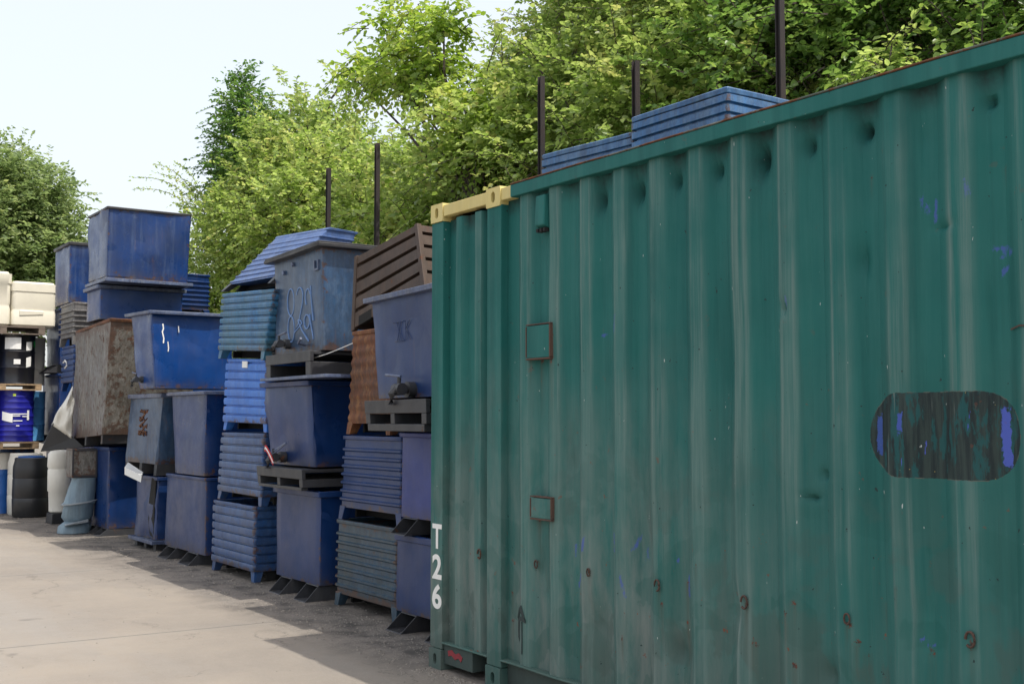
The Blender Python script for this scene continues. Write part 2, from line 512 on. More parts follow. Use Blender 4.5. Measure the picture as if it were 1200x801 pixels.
# ---------------------------------------------------------------- ground
def sheet(name, x0, y0, x1, y1, z, mat, kind='structure', nx=1, ny=1):
    mb = MB()
    for i in range(nx + 1):
        for j in range(ny + 1):
            mb.v.append((x0 + (x1 - x0) * i / nx, y0 + (y1 - y0) * j / ny, z))
    for i in range(nx):
        for j in range(ny):
            a = i * (ny + 1) + j
            mb.f.append((a, a + ny + 1, a + ny + 2, a + 1))
    o = mb.build(name, mat, recalc=False)
    o['kind'] = kind
    return o

m, nt, b = mat_new("dirt_ground")
v = world_vec(nt)
c = mix(nt, noise_fac(nt, v, 1.3, 8, .7, .35, .65), (.17, .145, .115), (.10, .09, .075))
c = mix(nt, noise_fac(nt, v, 45, 4, .6, .45, .6), c, (.24, .22, .19))
nt.links.new(c, b.inputs['Base Color']); b.inputs['Roughness'].default_value = .95
bp = N(nt, "ShaderNodeBump"); bp.inputs['Strength'].default_value = .6; bp.inputs['Distance'].default_value = .03
nt.links.new(noise_fac(nt, v, 25, 8, .7, 0, 1), bp.inputs['Height']); nt.links.new(bp.outputs[0], b.inputs['Normal'])
DIRT = m
sheet('ground', -400, -400, 400, 600, 0, DIRT)

m, nt, b = mat_new("concrete")
v = world_vec(nt)
vx = world_vec(nt, (1.6, .22, 1))
c = mix(nt, noise_fac(nt, v, .55, 7, .62, .35, .65), (.265, .228, .185), (.20, .175, .148))
c = mix(nt, mathn(nt, 'MULTIPLY', noise_fac(nt, vx, .8, 6, .65, .48, .7), .6), c, (.245, .23, .21))      # tyre-worn bands along the lane
c = mix(nt, mathn(nt, 'MULTIPLY', noise_fac(nt, v, 90, 5, .7, .46, .62), .45), c, (.26, .24, .215))
c = mix(nt, mathn(nt, 'MULTIPLY', noise_fac(nt, v, 7, 8, .75, .60, .70), .35), c, (.22, .20, .18))
sx = N(nt, "ShaderNodeSeparateXYZ"); g = N(nt, "ShaderNodeNewGeometry"); nt.links.new(g.outputs['Position'], sx.inputs[0])
X, Y = sx.outputs[0], sx.outputs[1]
st_ = noise_fac(nt, world_vec(nt, (1, .6, 1), (3, 8, 0)), .9, 5, .6, .60, .72)
c = mix(nt, mathn(nt, 'MULTIPLY', st_, .45), c, (.13, .115, .10))
oil = noise_fac(nt, world_vec(nt, (1, 1, 1), (11, 2, 0)), 2.1, 4, .5, .68, .74)
c = mix(nt, mathn(nt, 'MULTIPLY', oil, .6), c, (.09, .08, .072))
for o_, s_ in ((0, .35), (5, .22)):
    vo = N(nt, "ShaderNodeTexVoronoi"); vo.feature = 'DISTANCE_TO_EDGE'; vo.inputs['Scale'].default_value = s_
    dn = N(nt, "ShaderNodeTexNoise"); dn.inputs['Scale'].default_value = 1.6; dn.inputs['Detail'].default_value = 8; dn.inputs['Roughness'].default_value = .65
    nt.links.new(world_vec(nt, (1, 1, 1), (o_, 0, 0)), dn.inputs['Vector'])
    va = N(nt, "ShaderNodeVectorMath"); va.operation = 'SCALE'; va.inputs['Scale'].default_value = .9; nt.links.new(dn.outputs['Color'], va.inputs[0])
    vb = N(nt, "ShaderNodeVectorMath"); vb.operation = 'ADD'; nt.links.new(va.outputs[0], vb.inputs[0]); nt.links.new(v, vb.inputs[1]); nt.links.new(vb.outputs[0], vo.inputs['Vector'])
    ck = mathn(nt, 'LESS_THAN', vo.outputs['Distance'], .0022 if o_ == 0 else .0015)
    c = mix(nt, mathn(nt, 'MULTIPLY', mathn(nt, 'MULTIPLY', ck, noise_fac(nt, v, .6, 3, .5, .48, .56)), .75), c, (.10, .088, .075))
# transverse joints every 3.84 m, slightly off square, and one crack
yj = mathn(nt, 'ADD', Y, mathn(nt, 'MULTIPLY', X, .043))
yj = mathn(nt, 'ADD', yj, mathn(nt, 'MULTIPLY', noise_fac(nt, v, 2.5, 5, .6, 0, 1), .02))
yj = mathn(nt, 'MODULO', mathn(nt, 'ADD', yj, 38.4 - 8.375 + 1.92), 3.84)
jd = mathn(nt, 'ABSOLUTE', mathn(nt, 'SUBTRACT', yj, 1.92))
jm = mathn(nt, 'LESS_THAN', jd, .011)
js = N(nt, "ShaderNodeMapRange"); js.inputs['From Min'].default_value = .16; js.inputs['From Max'].default_value = .0
nt.links.new(jd, js.inputs['Value'])
c = mix(nt, mathn(nt, 'MULTIPLY', js.outputs[0], .25), c, (.26, .24, .21))
c = mix(nt, mathn(nt, 'MULTIPLY', jm, .8), c, (.10, .09, .08))
# dark grit and oil in the strip the bins stand on
edge = mathn(nt, 'ADD', X, mathn(nt, 'MULTIPLY', noise_fac(nt, v, 1.7, 8, .7, 0, 1), .9))
em = N(nt, "ShaderNodeMapRange"); em.inputs['From Min'].default_value = .02; em.inputs['From Max'].default_value = .55
nt.links.new(edge, em.inputs['Value'])
grit = mix(nt, noise_fac(nt, v, 60, 5, .7, .4, .6), (.125, .108, .092), (.22, .195, .17))
grit = mix(nt, noise_fac(nt, v, 3.2, 6, .7, .45, .62), grit, (.05, .045, .04))
c = mix(nt, mathn(nt, 'MULTIPLY', em.outputs[0], .92), c, grit)
nt.links.new(c, b.inputs['Base Color'])
rr = N(nt, "ShaderNodeMapRange"); rr.inputs['To Min'].default_value = .62; rr.inputs['To Max'].default_value = .85
nt.links.new(noise_fac(nt, v, 3, 5, .6, .3, .7), rr.inputs['Value']); nt.links.new(rr.outputs[0], b.inputs['Roughness'])
bp = N(nt, "ShaderNodeBump"); bp.inputs['Strength'].default_value = .35; bp.inputs['Distance'].default_value = .01
hh = mathn(nt, 'SUBTRACT', mathn(nt, 'ADD', noise_fac(nt, v, 60, 8, .7, 0, 1), mathn(nt, 'MULTIPLY', em.outputs[0], noise_fac(nt, v, 30, 5, .7, 0, 2.))), mathn(nt, 'MULTIPLY', jm, 2.))
nt.links.new(hh, bp.inputs['Height']); nt.links.new(bp.outputs[0], b.inputs['Normal'])
CONC = m
sheet('concrete_lane', -16, -40, 1.9, 70, .004, CONC)

# loose gravel and grit under and before the bins
rng = np.random.default_rng(5)
mb = MB()
def stone(x, y, s):
    h = rng.uniform(.35, .8) * s
    n = 5; a0 = rng.uniform(0, 6)
    k = len(mb.v)
    for i in range(n):
        a = a0 + i * 2 * math.pi / n; q = s * rng.uniform(.7, 1.2)
        mb.v.append((x + q * math.cos(a), y + q * math.sin(a), .004))
    for i in range(n):
        a = a0 + i * 2 * math.pi / n + .2; q = s * rng.uniform(.3, .7)
        mb.v.append((x + q * math.cos(a), y + q * math.sin(a), .004 + h))
    for i in range(n):
        j = (i + 1) % n
        mb.f.append((k + i, k + j, k + n + j, k + n + i))
    mb.f.append(tuple(k + n + i for i in range(n)))
for i in range(5200):
    y = 4.8 + 15 * rng.random() ** 1.6
    x = .35 + rng.normal(0, .22) - (.25 if rng.random() < .2 else 0)
    if 6.0 < y < 10.5 and rng.random() < .5: x = rng.uniform(-.25, .5)
    s = .0035 + .009 * rng.random() ** 4
    if rng.random() < .01: s *= 2
    if y < 6.3 and x > -.02: x = -.03 - abs(rng.normal(0, .06))
    stone(x, y, s)
for i in range(420):
    stone(rng.uniform(-3.5, .1), rng.uniform(3, 20), rng.uniform(.002, .007))
GRAV = plain("gravel_stones", (.30, .27, .235), .9, 0, .55, 50, 3, 0)
g_ = mb.build('gravel', GRAV, recalc=False)
tag(g_, 'loose grey gravel and grit scattered on the lane edge before the bins', 'gravel', kind='stuff')

# ---------------------------------------------------------------- green shipping container
Z0 = .02; ZT = 2.91; YF = 6.333; YN = YF - 13.716
ct = thing('shipping_container', 'long green corrugated steel shipping container with yellow corner tops, marked T26', 'shipping container', (1.22, YF - 6.858, Z0))

def green_mat(name, panel=True):
    m, nt, b = mat_new(name)
    v = world_vec(nt)
    vs = world_vec(nt, (9, 9, .35))
    vs2 = world_vec(nt, (22, 22, .8), (3, 1, 2))
    g = N(nt, "ShaderNodeNewGeometry"); s = N(nt, "ShaderNodeSeparateXYZ"); nt.links.new(g.outputs['Position'], s.inputs[0])
    Y, Z = s.outputs[1], s.outputs[2]
    c = mix(nt, noise_fac(nt, v, 1.1, 5, .6, .3, .7), (.018, .132, .118), (.012, .102, .094))
    c = mix(nt, mathn(nt, 'MULTIPLY', noise_fac(nt, vs, 1.5, 7, .7, .44, .66), .45), c, (.035, .155, .140))
    c = mix(nt, mathn(nt, 'MULTIPLY', noise_fac(nt, world_vec(nt, (6, 6, .3), (7, 7, 0)), 1.5, 6, .65, .5, .7), .5), c, (.006, .062, .058))
    low = N(nt, "ShaderNodeMapRange"); low.inputs['From Min'].default_value = 2.5; low.inputs['From Max'].default_value = 1.0
    nt.links.new(mathn(nt, 'ADD', Z, mathn(nt, 'MULTIPLY', noise_fac(nt, v, 1.2, 6, .6, 0, 1), 1.2)), low.inputs['Value'])
    lowm = low.outputs[0]
    # chalky dust lower down, in streaks; overpainted darker patches
    c = mix(nt, mathn(nt, 'MULTIPLY', mathn(nt, 'MULTIPLY', lowm, noise_fac(nt, vs, 1.1, 6, .7, .36, .66)), .55), c, (.085, .150, .135))
    farm = N(nt, 'ShaderNodeMapRange'); farm.inputs['From Min'].default_value = 3.3; farm.inputs['From Max'].default_value = 4.6
    nt.links.new(mathn(nt, 'ADD', Y, mathn(nt, 'MULTIPLY', noise_fac(nt, v, .9, 4, .5, 0, 1), .6)), farm.inputs['Value'])
    cl = mathn(nt, 'MULTIPLY', mathn(nt, 'MULTIPLY', lowm, farm.outputs[0]), noise_fac(nt, world_vec(nt, (2.5, 2.5, .5), (2, 0, 0)), 2.2, 8, .7, .38, .62))
    c = mix(nt, mathn(nt, 'MULTIPLY', cl, .9), c, (.17, .20, .185))
    blot = noise_fac(nt, v, 2.3, 4, .5, .53, .55, .8)
    c = mix(nt, mathn(nt, 'MULTIPLY', mathn(nt, 'MULTIPLY', blot, lowm), .38), c, (.008, .085, .070))
    blot2 = noise_fac(nt, world_vec(nt, (1, 1, .7), (5, 9, 2)), 2.6, 6, .55, .56, .59, .4)
    c = mix(nt, mathn(nt, 'MULTIPLY', mathn(nt, 'MULTIPLY', blot2, lowm), .55), c, (.06, .10, .088))
    # grime at the foot
    foot = N(nt, "ShaderNodeMapRange"); foot.inputs['From Min'].default_value = .95; foot.inputs['From Max'].default_value = .15
    nt.links.new(mathn(nt, 'ADD', Z, mathn(nt, 'MULTIPLY', noise_fac(nt, v, 2.2, 7, .65, 0, 1), .5)), foot.inputs['Value'])
    c = mix(nt, mathn(nt, 'MULTIPLY', foot.outputs[0], .5), c, (.07, .085, .072))
    if panel:
        at_ = N(nt, "ShaderNodeVertexColor", layer_name='wear_shade')
        sc = N(nt, "ShaderNodeSeparateColor"); nt.links.new(at_.outputs[0], sc.inputs[0])
        R_, G_, B_ = sc.outputs[0], sc.outputs[1], sc.outputs[2]
        c = mix(nt, mathn(nt, 'MULTIPLY', mathn(nt, 'MULTIPLY', R_, mathn(nt, 'MULTIPLY', noise_fac(nt, vs2, 1.2, 6, .7, .38, .62), noise_fac(nt, v, 1.3, 4, .6, .38, .62))), .8), c, (.19, .24, .225))
        c = mix(nt, mathn(nt, 'MULTIPLY', mathn(nt, 'MULTIPLY', G_, noise_fac(nt, v, 14, 6, .7, .2, .6)), .8), c, (.016, .036, .034))  # dark dent halos, plus shade painted in under the top rail
        br = N(nt, 'ShaderNodeMapRange'); br.inputs['From Min'].default_value = .66; br.inputs['From Max'].default_value = .80
        nt.links.new(mathn(nt, 'ADD', mathn(nt, 'MULTIPLY', B_, .62), mathn(nt, 'MULTIPLY', noise_fac(nt, world_vec(nt, (4, 4, 1.6)), 14, 9, .82, .34, .66), .75)), br.inputs['Value'])
        c = mix(nt, mathn(nt, 'MULTIPLY', mathn(nt, 'MULTIPLY', br.outputs[0], mathn(nt, 'GREATER_THAN', B_, .03)), .75), c, (.06, .095, .34))
        a2 = N(nt, "ShaderNodeVertexColor", layer_name='rusting'); s2 = N(nt, "ShaderNodeSeparateColor"); nt.links.new(a2.outputs[0], s2.inputs[0])
        RU = s2.outputs[0]
        rn = N(nt, 'ShaderNodeMapRange'); rn.inputs['From Min'].default_value = .80; rn.inputs['From Max'].default_value = .86
        nt.links.new(mathn(nt, 'ADD', mathn(nt, 'MULTIPLY', RU, .62), mathn(nt, 'MULTIPLY', noise_fac(nt, v, 42, 9, .8, .3, .7), .75)), rn.inputs['Value'])
        dust = mathn(nt, 'MULTIPLY', s2.outputs[2], mathn(nt, 'MULTIPLY', noise_fac(nt, world_vec(nt, (16, 16, .4), (1, 6, 0)), 1.4, 7, .72, .38, .62), noise_fac(nt, v, .9, 4, .6, .36, .6)))
        c = mix(nt, mathn(nt, 'MULTIPLY', dust, .65), c, (.14, .215, .195))
        c = mix(nt, mathn(nt, 'MULTIPLY', mathn(nt, 'MULTIPLY', s2.outputs[1], noise_fac(nt, world_vec(nt, (30, 30, 1.5)), 1.5, 5, .7, .35, .6)), .65), c, (.085, .07, .05))
        c = mix(nt, mathn(nt, 'MULTIPLY', rn.outputs[0], mathn(nt, 'GREATER_THAN', RU, .02)), c, mix(nt, noise_fac(nt, v, 50, 4, .6, .4, .6), (.15, .045, .028), (.05, .022, .018)))
        # rounded patch where the green was masked off: charcoal with older blue under it
        dy = mathn(nt, 'ABSOLUTE', mathn(nt, 'SUBTRACT', Y, 2.655))
        dy = mathn(nt, 'MAXIMUM', mathn(nt, 'SUBTRACT', dy, .165), 0)
        dz = mathn(nt, 'SUBTRACT', Z, 1.487)
        d = mathn(nt, 'SQRT', mathn(nt, 'ADD', mathn(nt, 'MULTIPLY', dy, dy), mathn(nt, 'MULTIPLY', dz, dz)))
        d = mathn(nt, 'ADD', d, mathn(nt, 'MULTIPLY', noise_fac(nt, v, 55, 7, .75, 0, 1), .012))
        ov = mathn(nt, 'LESS_THAN', d, .168)
        vst = world_vec(nt, (1, 34, 2.2))
        dk = mix(nt, noise_fac(nt, vst, 1.0, 6, .7, .42, .58), (.016, .026, .028), (.034, .052, .048))
        dk = mix(nt, mathn(nt, 'MULTIPLY', noise_fac(nt, world_vec(nt, (1, 11, 2.6), (0, 3, 7)), 1.6, 7, .7, .52, .57), .8), dk, (.014, .085, .088))
        dk = mix(nt, noise_fac(nt, world_vec(nt, (1, 60, 1.3), (0, 1, 7)), 1.0, 4, .5, .66, .68), dk, (.15, .17, .155))
        dk = mix(nt, noise_fac(nt, world_vec(nt, (1, 40, 7), (0, 9, 3)), 1.2, 4, .6, .70, .71), dk, (.07, .10, .42))
        # two bars of old blue paint left in it
        def bar(yc, hw, zc, hz):
            a = mathn(nt, 'LESS_THAN', mathn(nt, 'ADD', mathn(nt, 'ABSOLUTE', mathn(nt, 'SUBTRACT', Y, yc)), mathn(nt, 'MULTIPLY', noise_fac(nt, v, 17, 9, .78, .15, .85), hw * 2.2)), hw * 2.0)
            q = mathn(nt, 'LESS_THAN', mathn(nt, 'ADD', mathn(nt, 'ABSOLUTE', mathn(nt, 'SUBTRACT', Z, zc)), mathn(nt, 'MULTIPLY', noise_fac(nt, v, 19, 9, .78, .15, .85), .12)), hz + .055)
            return mathn(nt, 'MULTIPLY', a, q)
        dk = mix(nt, bar(2.392, .020, 1.475, .108), dk, (.07, .105, .42))
        dk = mix(nt, bar(2.815, .013, 1.53, .045), dk, (.05, .085, .33))
        dk = mix(nt, bar(2.935, .014, 1.49, .075), dk, (.04, .08, .27))
        c = mix(nt, ov, c, dk)
        # flecks of yellow and white round its edge
        fl_ = mathn(nt, 'MULTIPLY', mathn(nt, 'MULTIPLY', mathn(nt, 'GREATER_THAN', d, .12), mathn(nt, 'LESS_THAN', d, .17)), noise_fac(nt, v, 48, 4, .6, .70, .72))
        c = mix(nt, fl_, c, (.45, .36, .12))
        # pale gouged outline
        ol = mathn(nt, 'LESS_THAN', mathn(nt, 'ABSOLUTE', mathn(nt, 'SUBTRACT', d, .1685)), .0018)
        c = mix(nt, mathn(nt, 'MULTIPLY', ol, mathn(nt, 'MULTIPLY', noise_fac(nt, v, 22, 5, .6, .48, .56), .7)), c, (.12, .11, .09))
    # rust specks
    rs = noise_fac(nt, v, 13, 8, .66, .665, .68)
    rsm = mathn(nt, 'MULTIPLY', rs, mathn(nt, 'ADD', mathn(nt, 'MULTIPLY', lowm, .8), .15))
    c = mix(nt, rsm, c, (.17, .055, .03))
    sp = noise_fac(nt, world_vec(nt, (1, 1, .35)), 60, 2, .5, .775, .785)
    c = mix(nt, sp, c, (.42, .46, .44))
    sp2 = noise_fac(nt, v, 33, 2, .5, .75, .76)
    c = mix(nt, sp2, c, (.02, .04, .04))
    nt.links.new(c, b.inputs['Base Color'])
    ro = N(nt, "ShaderNodeMapRange"); ro.inputs['To Min'].default_value = .5; ro.inputs['To Max'].default_value = .8
    nt.links.new(noise_fac(nt, v, 3, 6, .7, .3, .7), ro.inputs['Value']); nt.links.new(ro.outputs[0], b.inputs['Roughness'])
    b.inputs['Specular IOR Level'].default_value = .22
    bp = N(nt, "ShaderNodeBump"); bp.inputs['Strength'].default_value = .12; bp.inputs['Distance'].default_value = .02
    nt.links.new(mathn(nt, 'ADD', noise_fac(nt, v, 4, 3, .5, 0, 1), mathn(nt, 'MULTIPLY', noise_fac(nt, v, 60, 4, .6, 0, 1), .1)), bp.inputs['Height'])
    nt.links.new(bp.outputs[0], b.inputs['Normal'])
    return m
GREENP = green_mat("green_panel_paint")
GREENF = green_mat("green_frame_paint", False)
FRAMED = paint("dirty_dark_green_frame", (.045, .07, .062), (.03, .045, .04), (.10, .11, .10), rust=.12, dirt=.4, rough=.7, seed=20)
EDGER = paint("rust_edged_green", (.05, .12, .105), (.06, .09, .075), (.16, .16, .14), rust=.28, dirt=.2, rough=.65, seed=21)

RUSTE = paint('rusted_edge', (.10, .11, .09), (.05, .07, .06), (.30, .28, .25), rust=.75, dirt=.2, rough=.7, seed=25)
PER = .278; XO = .014; DEPTH = .038
def corr_x(y):
    if y > 5.69:
        pts = [(5.69, 1), (5.755, 1), (5.775, 0), (5.842, 0), (5.875, 1), (5.965, 1), (6.00, 0), (6.062, 0), (6.10, 1), (6.2, 1)]
        for (a, p), (b_, q) in zip(pts, pts[1:]):
            if a <= y <= b_: return XO + DEPTH * (p + (q - p) * (y - a) / (b_ - a))
        return XO + DEPTH
    if y > 5.358 + .068: return XO + DEPTH
    f = (y - 2.30) % PER
    if f < .068: q = f / .068
    elif f < .138: q = 1
    elif f < .206: q = 1 - (f - .138) / .068
    else: q = 0
    return XO + DEPTH * q

DENTS = [(4.67, 2.69, .036, .045, .095), (4.37, 2.685, .040, .040, .08), (4.095, 2.695, .034, .034, .06), (3.815, 2.695, .036, .034, .055), (3.54, 2.695, .050, .048, .10),
         (3.265, 2.70, .030, .036, .06), (2.975, 2.705, .044, .038, .05), (2.42, 2.70, .028, .032, .035), (2.70, 2.62, .008, .06, .1),
         (3.215, 1.315, .018, .03, .03), (3.40, 2.02, .016, .03, .05), (3.0, 2.18, .016, .05, .12), (3.28, 1.22, .018, .05, .02), (2.62, 2.27, .014, .05, .015),
         (4.95, 1.3, .012, .08, .2), (4.35, .9, .014, .1, .2), (3.7, .7, .016, .09, .16), (2.75, .8, .014, .1, .2), (3.75, 1.75, .010, .08, .3), (4.1, .45, .02, .09, .12), (4.7, .5, .018, .08, .15), (3.2, .5, .018, .1, .1)]
SCR = [(4.80, .86, -.02, .07, .012), (4.82, .74, .05, -.07, .012), (4.56, .88, 0, .09, .010), (4.50, .76, -.04, -.09, .012), (4.42, .90, -.03, .06, .010), (4.35, .86, 0, .06, .010), (4.03, .72, .005, .09, .012), (4.9, .83, 0, .05, .009), (4.10, .86, .01, .03, .008),
       (2.50, 2.36, .01, .07, .009), (2.72, 2.40, -.03, -.07, .010), (2.66, 2.30, .0, .07, .009), (2.40, 2.13, -.05, .01, .010), (2.42, 2.16, -.06, .005, .008), (2.37, 2.09, .03, -.03, .010), (3.38, 2.08, .01, -.06, .009), (4.53, 2.08, .01, -.09, .010), (4.66, 1.98, -.05, .01, .006), (2.76, .72, -.05, -.02, .007), (2.3, .62, -.02, .01, .007)]
RSP = [(5.78, .75, .03), (5.24, .76, .03), (4.74, .76, .032), (4.21, .75, .03), (3.64, .74, .034), (3.08, .73, .036), (3.05, .66, .03), (3.01, .62, .025), (3.36, .78, .03), (3.41, .73, .028), (4.19, .67, .03), (4.05, .60, .026), (4.05, .78, .03), (2.93, .84, .022), (2.72, .68, .03), (4.48, .46, .025), (4.46, .58, .02),
       (3.95, .88, .022), (3.60, .58, .035), (3.36, .52, .04), (5.49, .40, .04), (5.50, .55, .03), (5.38, 1.10, .022), (5.30, 1.93, .02), (3.2, .34, .03), (3.22, .26, .03), (2.53, .74, .026), (4.55, .38, .02), (4.30, .30, .02), (2.85, .9, .02), (3.8, .95, .016), (2.37, 2.45, .01), (2.95, 2.52, .012), (3.42, 1.95, .014), (3.5, 2.45, .014), (4.9, 2.55, .014), (5.07, 1.88, .05), (5.2, 1.87, .04), (5.27, 1.95, .03), (5.06, 2.0, .03), (5.22, 1.0, .035), (5.1, 1.0, .035), (5.05, 1.09, .025), (5.42, 2.5, .03), (5.41, 2.35, .022)]
def panel(name, y0, y1, z0, z1, side=0):
    ys = []
    k0 = int(math.floor((y0 - 2.30) / PER)) - 1
    for k in range(k0, k0 + 60):
        b0_ = 2.30 + k * PER
        fine = side == 0 and b0_ > 1.0
        for (a_, c_) in ((0, .068), (.068, .138), (.138, .206), (.206, .278)):
            n_ = 5 if fine else 1
            for i in range(n_): ys.append(b0_ + a_ + (c_ - a_) * i / n_)
    if y0 > 5.6: ys = [5.69, 5.722, 5.755, 5.765, 5.775, 5.79, 5.805, 5.82, 5.842, 5.858, 5.875, 5.90, 5.925, 5.945, 5.965, 5.98, 6.0, 6.02, 6.04, 6.062, 6.08, 6.10, 6.13, 6.16]
    ys = [y0] + [y for y in ys if y0 + .002 < y < y1 - .002] + [y1]
    nz = 150 if side == 0 else 8
    zs = [z0 + (z1 - z0) * i / nz for i in range(nz + 1)]
    YY, ZZ = np.meshgrid(np.array(ys), np.array(zs), indexing='ij')
    CX = np.array([corr_x(y) for y in ys])[:, None] + 0 * ZZ
    DX = np.zeros_like(YY); G = np.zeros_like(YY); B = np.zeros_like(YY); R = np.zeros_like(YY); RU = np.zeros_like(YY); RN = np.zeros_like(YY)
    if side == 0:
        f = (YY - 2.30) % PER
        for e_ in (0.0, .206, .278): R = np.maximum(R, (np.abs(f - e_) < .004) * (.95 if e_ != .206 else .6) * (YY < 5.69))
        vis = YY > 1.0
        for (dy, dz, amp, sy, sz) in DENTS:
            e = ((YY - dy) / sy) ** 2 + ((ZZ - dz) / sz) ** 2
            w = np.exp(-e * (1.6 if amp > .015 else .8)) * .75 + np.exp(-e * 7) * .55
            DX += amp * 1.35 * w * vis
            if amp > .025: G = np.maximum(G, np.minimum(1, (np.exp(-e * .6) * .45 + np.exp(-e * 5.) * .55) * (amp / .040)) * vis)
        G = np.maximum(G, 1.2 * np.clip((ZZ - z1 + .11) / .085, 0, 1) ** .8 * (CX - XO) / DEPTH)  # top rail's shadow painted dark into the head of each recess
        for (sy, sz, dy, dz, w_) in SCR:
            L2 = dy * dy + dz * dz
            t_ = np.clip(((YY - sy) * dy + (ZZ - sz) * dz) / L2, 0, 1)
            d_ = np.hypot(YY - sy - t_ * dy, ZZ - sz - t_ * dz)
            B = np.maximum(B, np.clip(1 - d_ / (w_ * 1.6), 0, 1))
        for (ry, rz, rs) in RSP:
            d_ = np.hypot(YY - ry, (ZZ - rz) * .8); RU = np.maximum(RU, np.clip(1 - d_ / rs, 0, 1))
            below = (ZZ < rz) * np.clip(1 - (rz - ZZ) / (rs * 9), 0, 1) * np.clip(1 - np.abs(YY - ry) / (rs * .6), 0, 1); RN = np.maximum(RN, below)
        for i, y in enumerate(ys):
            for j, z in enumerate(zs):
                DX[i, j] += .006 * noise.noise(Vector((0, y * 1.6, z * 1.3))) + .0035 * noise.noise(Vector((4, y * 4, z * 3))) + (.0016 * noise.noise(Vector((9, y * 14, z * 5))) if y > 1 else 0)
    mb = MB()
    XX = CX + DX if side == 0 else 2.44 - CX
    mb.v = list(map(tuple, np.stack([XX, YY, ZZ], -1).reshape(-1, 3)))
    nzz = len(zs)
    for i in range(len(ys) - 1):
        for j in range(nzz - 1):
            a = i * nzz + j
            mb.f.append((a, a + nzz, a + nzz + 1, a + 1) if side else (a + 1, a + nzz + 1, a + nzz, a))
    o = mb.build(name, GREENP, ct, recalc=False)
    one = np.ones_like(R)
    for nm, ch in (('wear_shade', (R, G, B, one)), ('rusting', (RU, RN, np.clip(1 - (CX - XO) / (DEPTH * .5), 0, 1), one))):
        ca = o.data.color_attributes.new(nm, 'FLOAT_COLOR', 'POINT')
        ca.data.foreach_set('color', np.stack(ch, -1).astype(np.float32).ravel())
    o.data.shade_smooth(); o.data.set_sharp_from_angle(angle=math.radians(20))
    return o
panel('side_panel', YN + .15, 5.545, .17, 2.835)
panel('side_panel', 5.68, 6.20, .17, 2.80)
panel('side_panel', YN + .15, YF - .15, .17, 2.835, side=1)

def cbox(name, a, b_, mat, bev=.004):
    mb = MB(); mb.box(a, b_)
    return mb.build(name, mat, ct, bevel=bev)
# rails: the near face slightly wavy
def rail(name, y0, y1, z0, z1, x0, x1, mat, wav=.004):
    mb = MB(); rings = []
    n = max(2, int((y1 - y0) / .12))
    for i in range(n + 1):
        y = y0 + (y1 - y0) * i / n
        w = wav * noise.noise(Vector((y * 1.7, 3, z0))) ; wz = wav * noise.noise(Vector((y * 2.1, 8, z0)))
        rings.append([(x0 + w, y, z0 + wz), (x1, y, z0 + wz), (x1, y, z1 + wz), (x0 + w, y, z1 + wz)])
    mb.loft(rings)
    return mb.build(name, mat, ct, bevel=.005)
rail('top_rail', YN + .15, 5.428, 2.822, 2.893, -.014, .055, GREENF)
rail('top_rail', YN + .15, YF - .15, 2.822, 2.896, 2.385, 2.44, GREENF)
rail('rail_edge', YN + .15, 5.428, 2.8935, 2.903, -.018, .05, RUSTE, .004)
rail('yellow_rail', 5.4285, 5.541, 2.822, 2.896, -.001, .055, YELLOW_PT, 0)
rail('yellow_rail', 5.69, 6.19, 2.822, 2.896, -.001, .055, YELLOW_PT, .002)
rail('bottom_rail', YN + .15, 5.54, .035, .165, .045, .09, FRAMED, .008)
rail('bottom_lip', YN + .15, 5.545, .166, .178, -.004, .06, EDGER, .008)
rail('bottom_lip', 5.685, 6.19, .166, .178, -.004, .06, EDGER, .006)
rail('bottom_rail', YN + .15, YF - .15, .035, .165, 2.37, 2.41, FRAMED, .0)
cbox('fork_block_and_gap_shade', (.012, 5.86, .045), (.30, 6.185, .163), FRAMED)
cbox('fork_block_and_gap_shade', (.10, 5.69, .10), (.30, 5.85, .163), HOLE)  # near-black filler painted in for the shaded gap beside the block
cbox('post', (.0, 6.193, .13), (.15, YF, 2.792), GREENF)
cbox('post', (.0, 5.541, .13), (.10, 5.688, 2.806), GREENF)
cbox('post', (2.29, 6.193, .13), (2.44, YF, 2.792), GREENF)
cbox('post', (.0, YN, .13), (.15, YN + .145, 2.792), GREENF)
cbox('post', (2.29, YN, .13), (2.44, YN + .145, 2.792), GREENF)
cbox('roof', (.052, YN + .1, 2.87), (2.388, YF - .06, 2.888), GREENF, 0)
cbox('end_panel', (.16, YF - .05, .17), (2.28, YF - .03, 2.82), GREENF, 0)
cbox('door_panel', (.16, YN + .03, .17), (2.28, YN + .06, 2.82), GREENF, 0)
cbox('end_header', (.151, YF - .1, 2.80), (2.289, YF, 2.90), YELLOW_PT)
cbox('floor_panel', (.12, YN + .15, .12), (2.3, YF - .15, .164), FRAMED, 0)

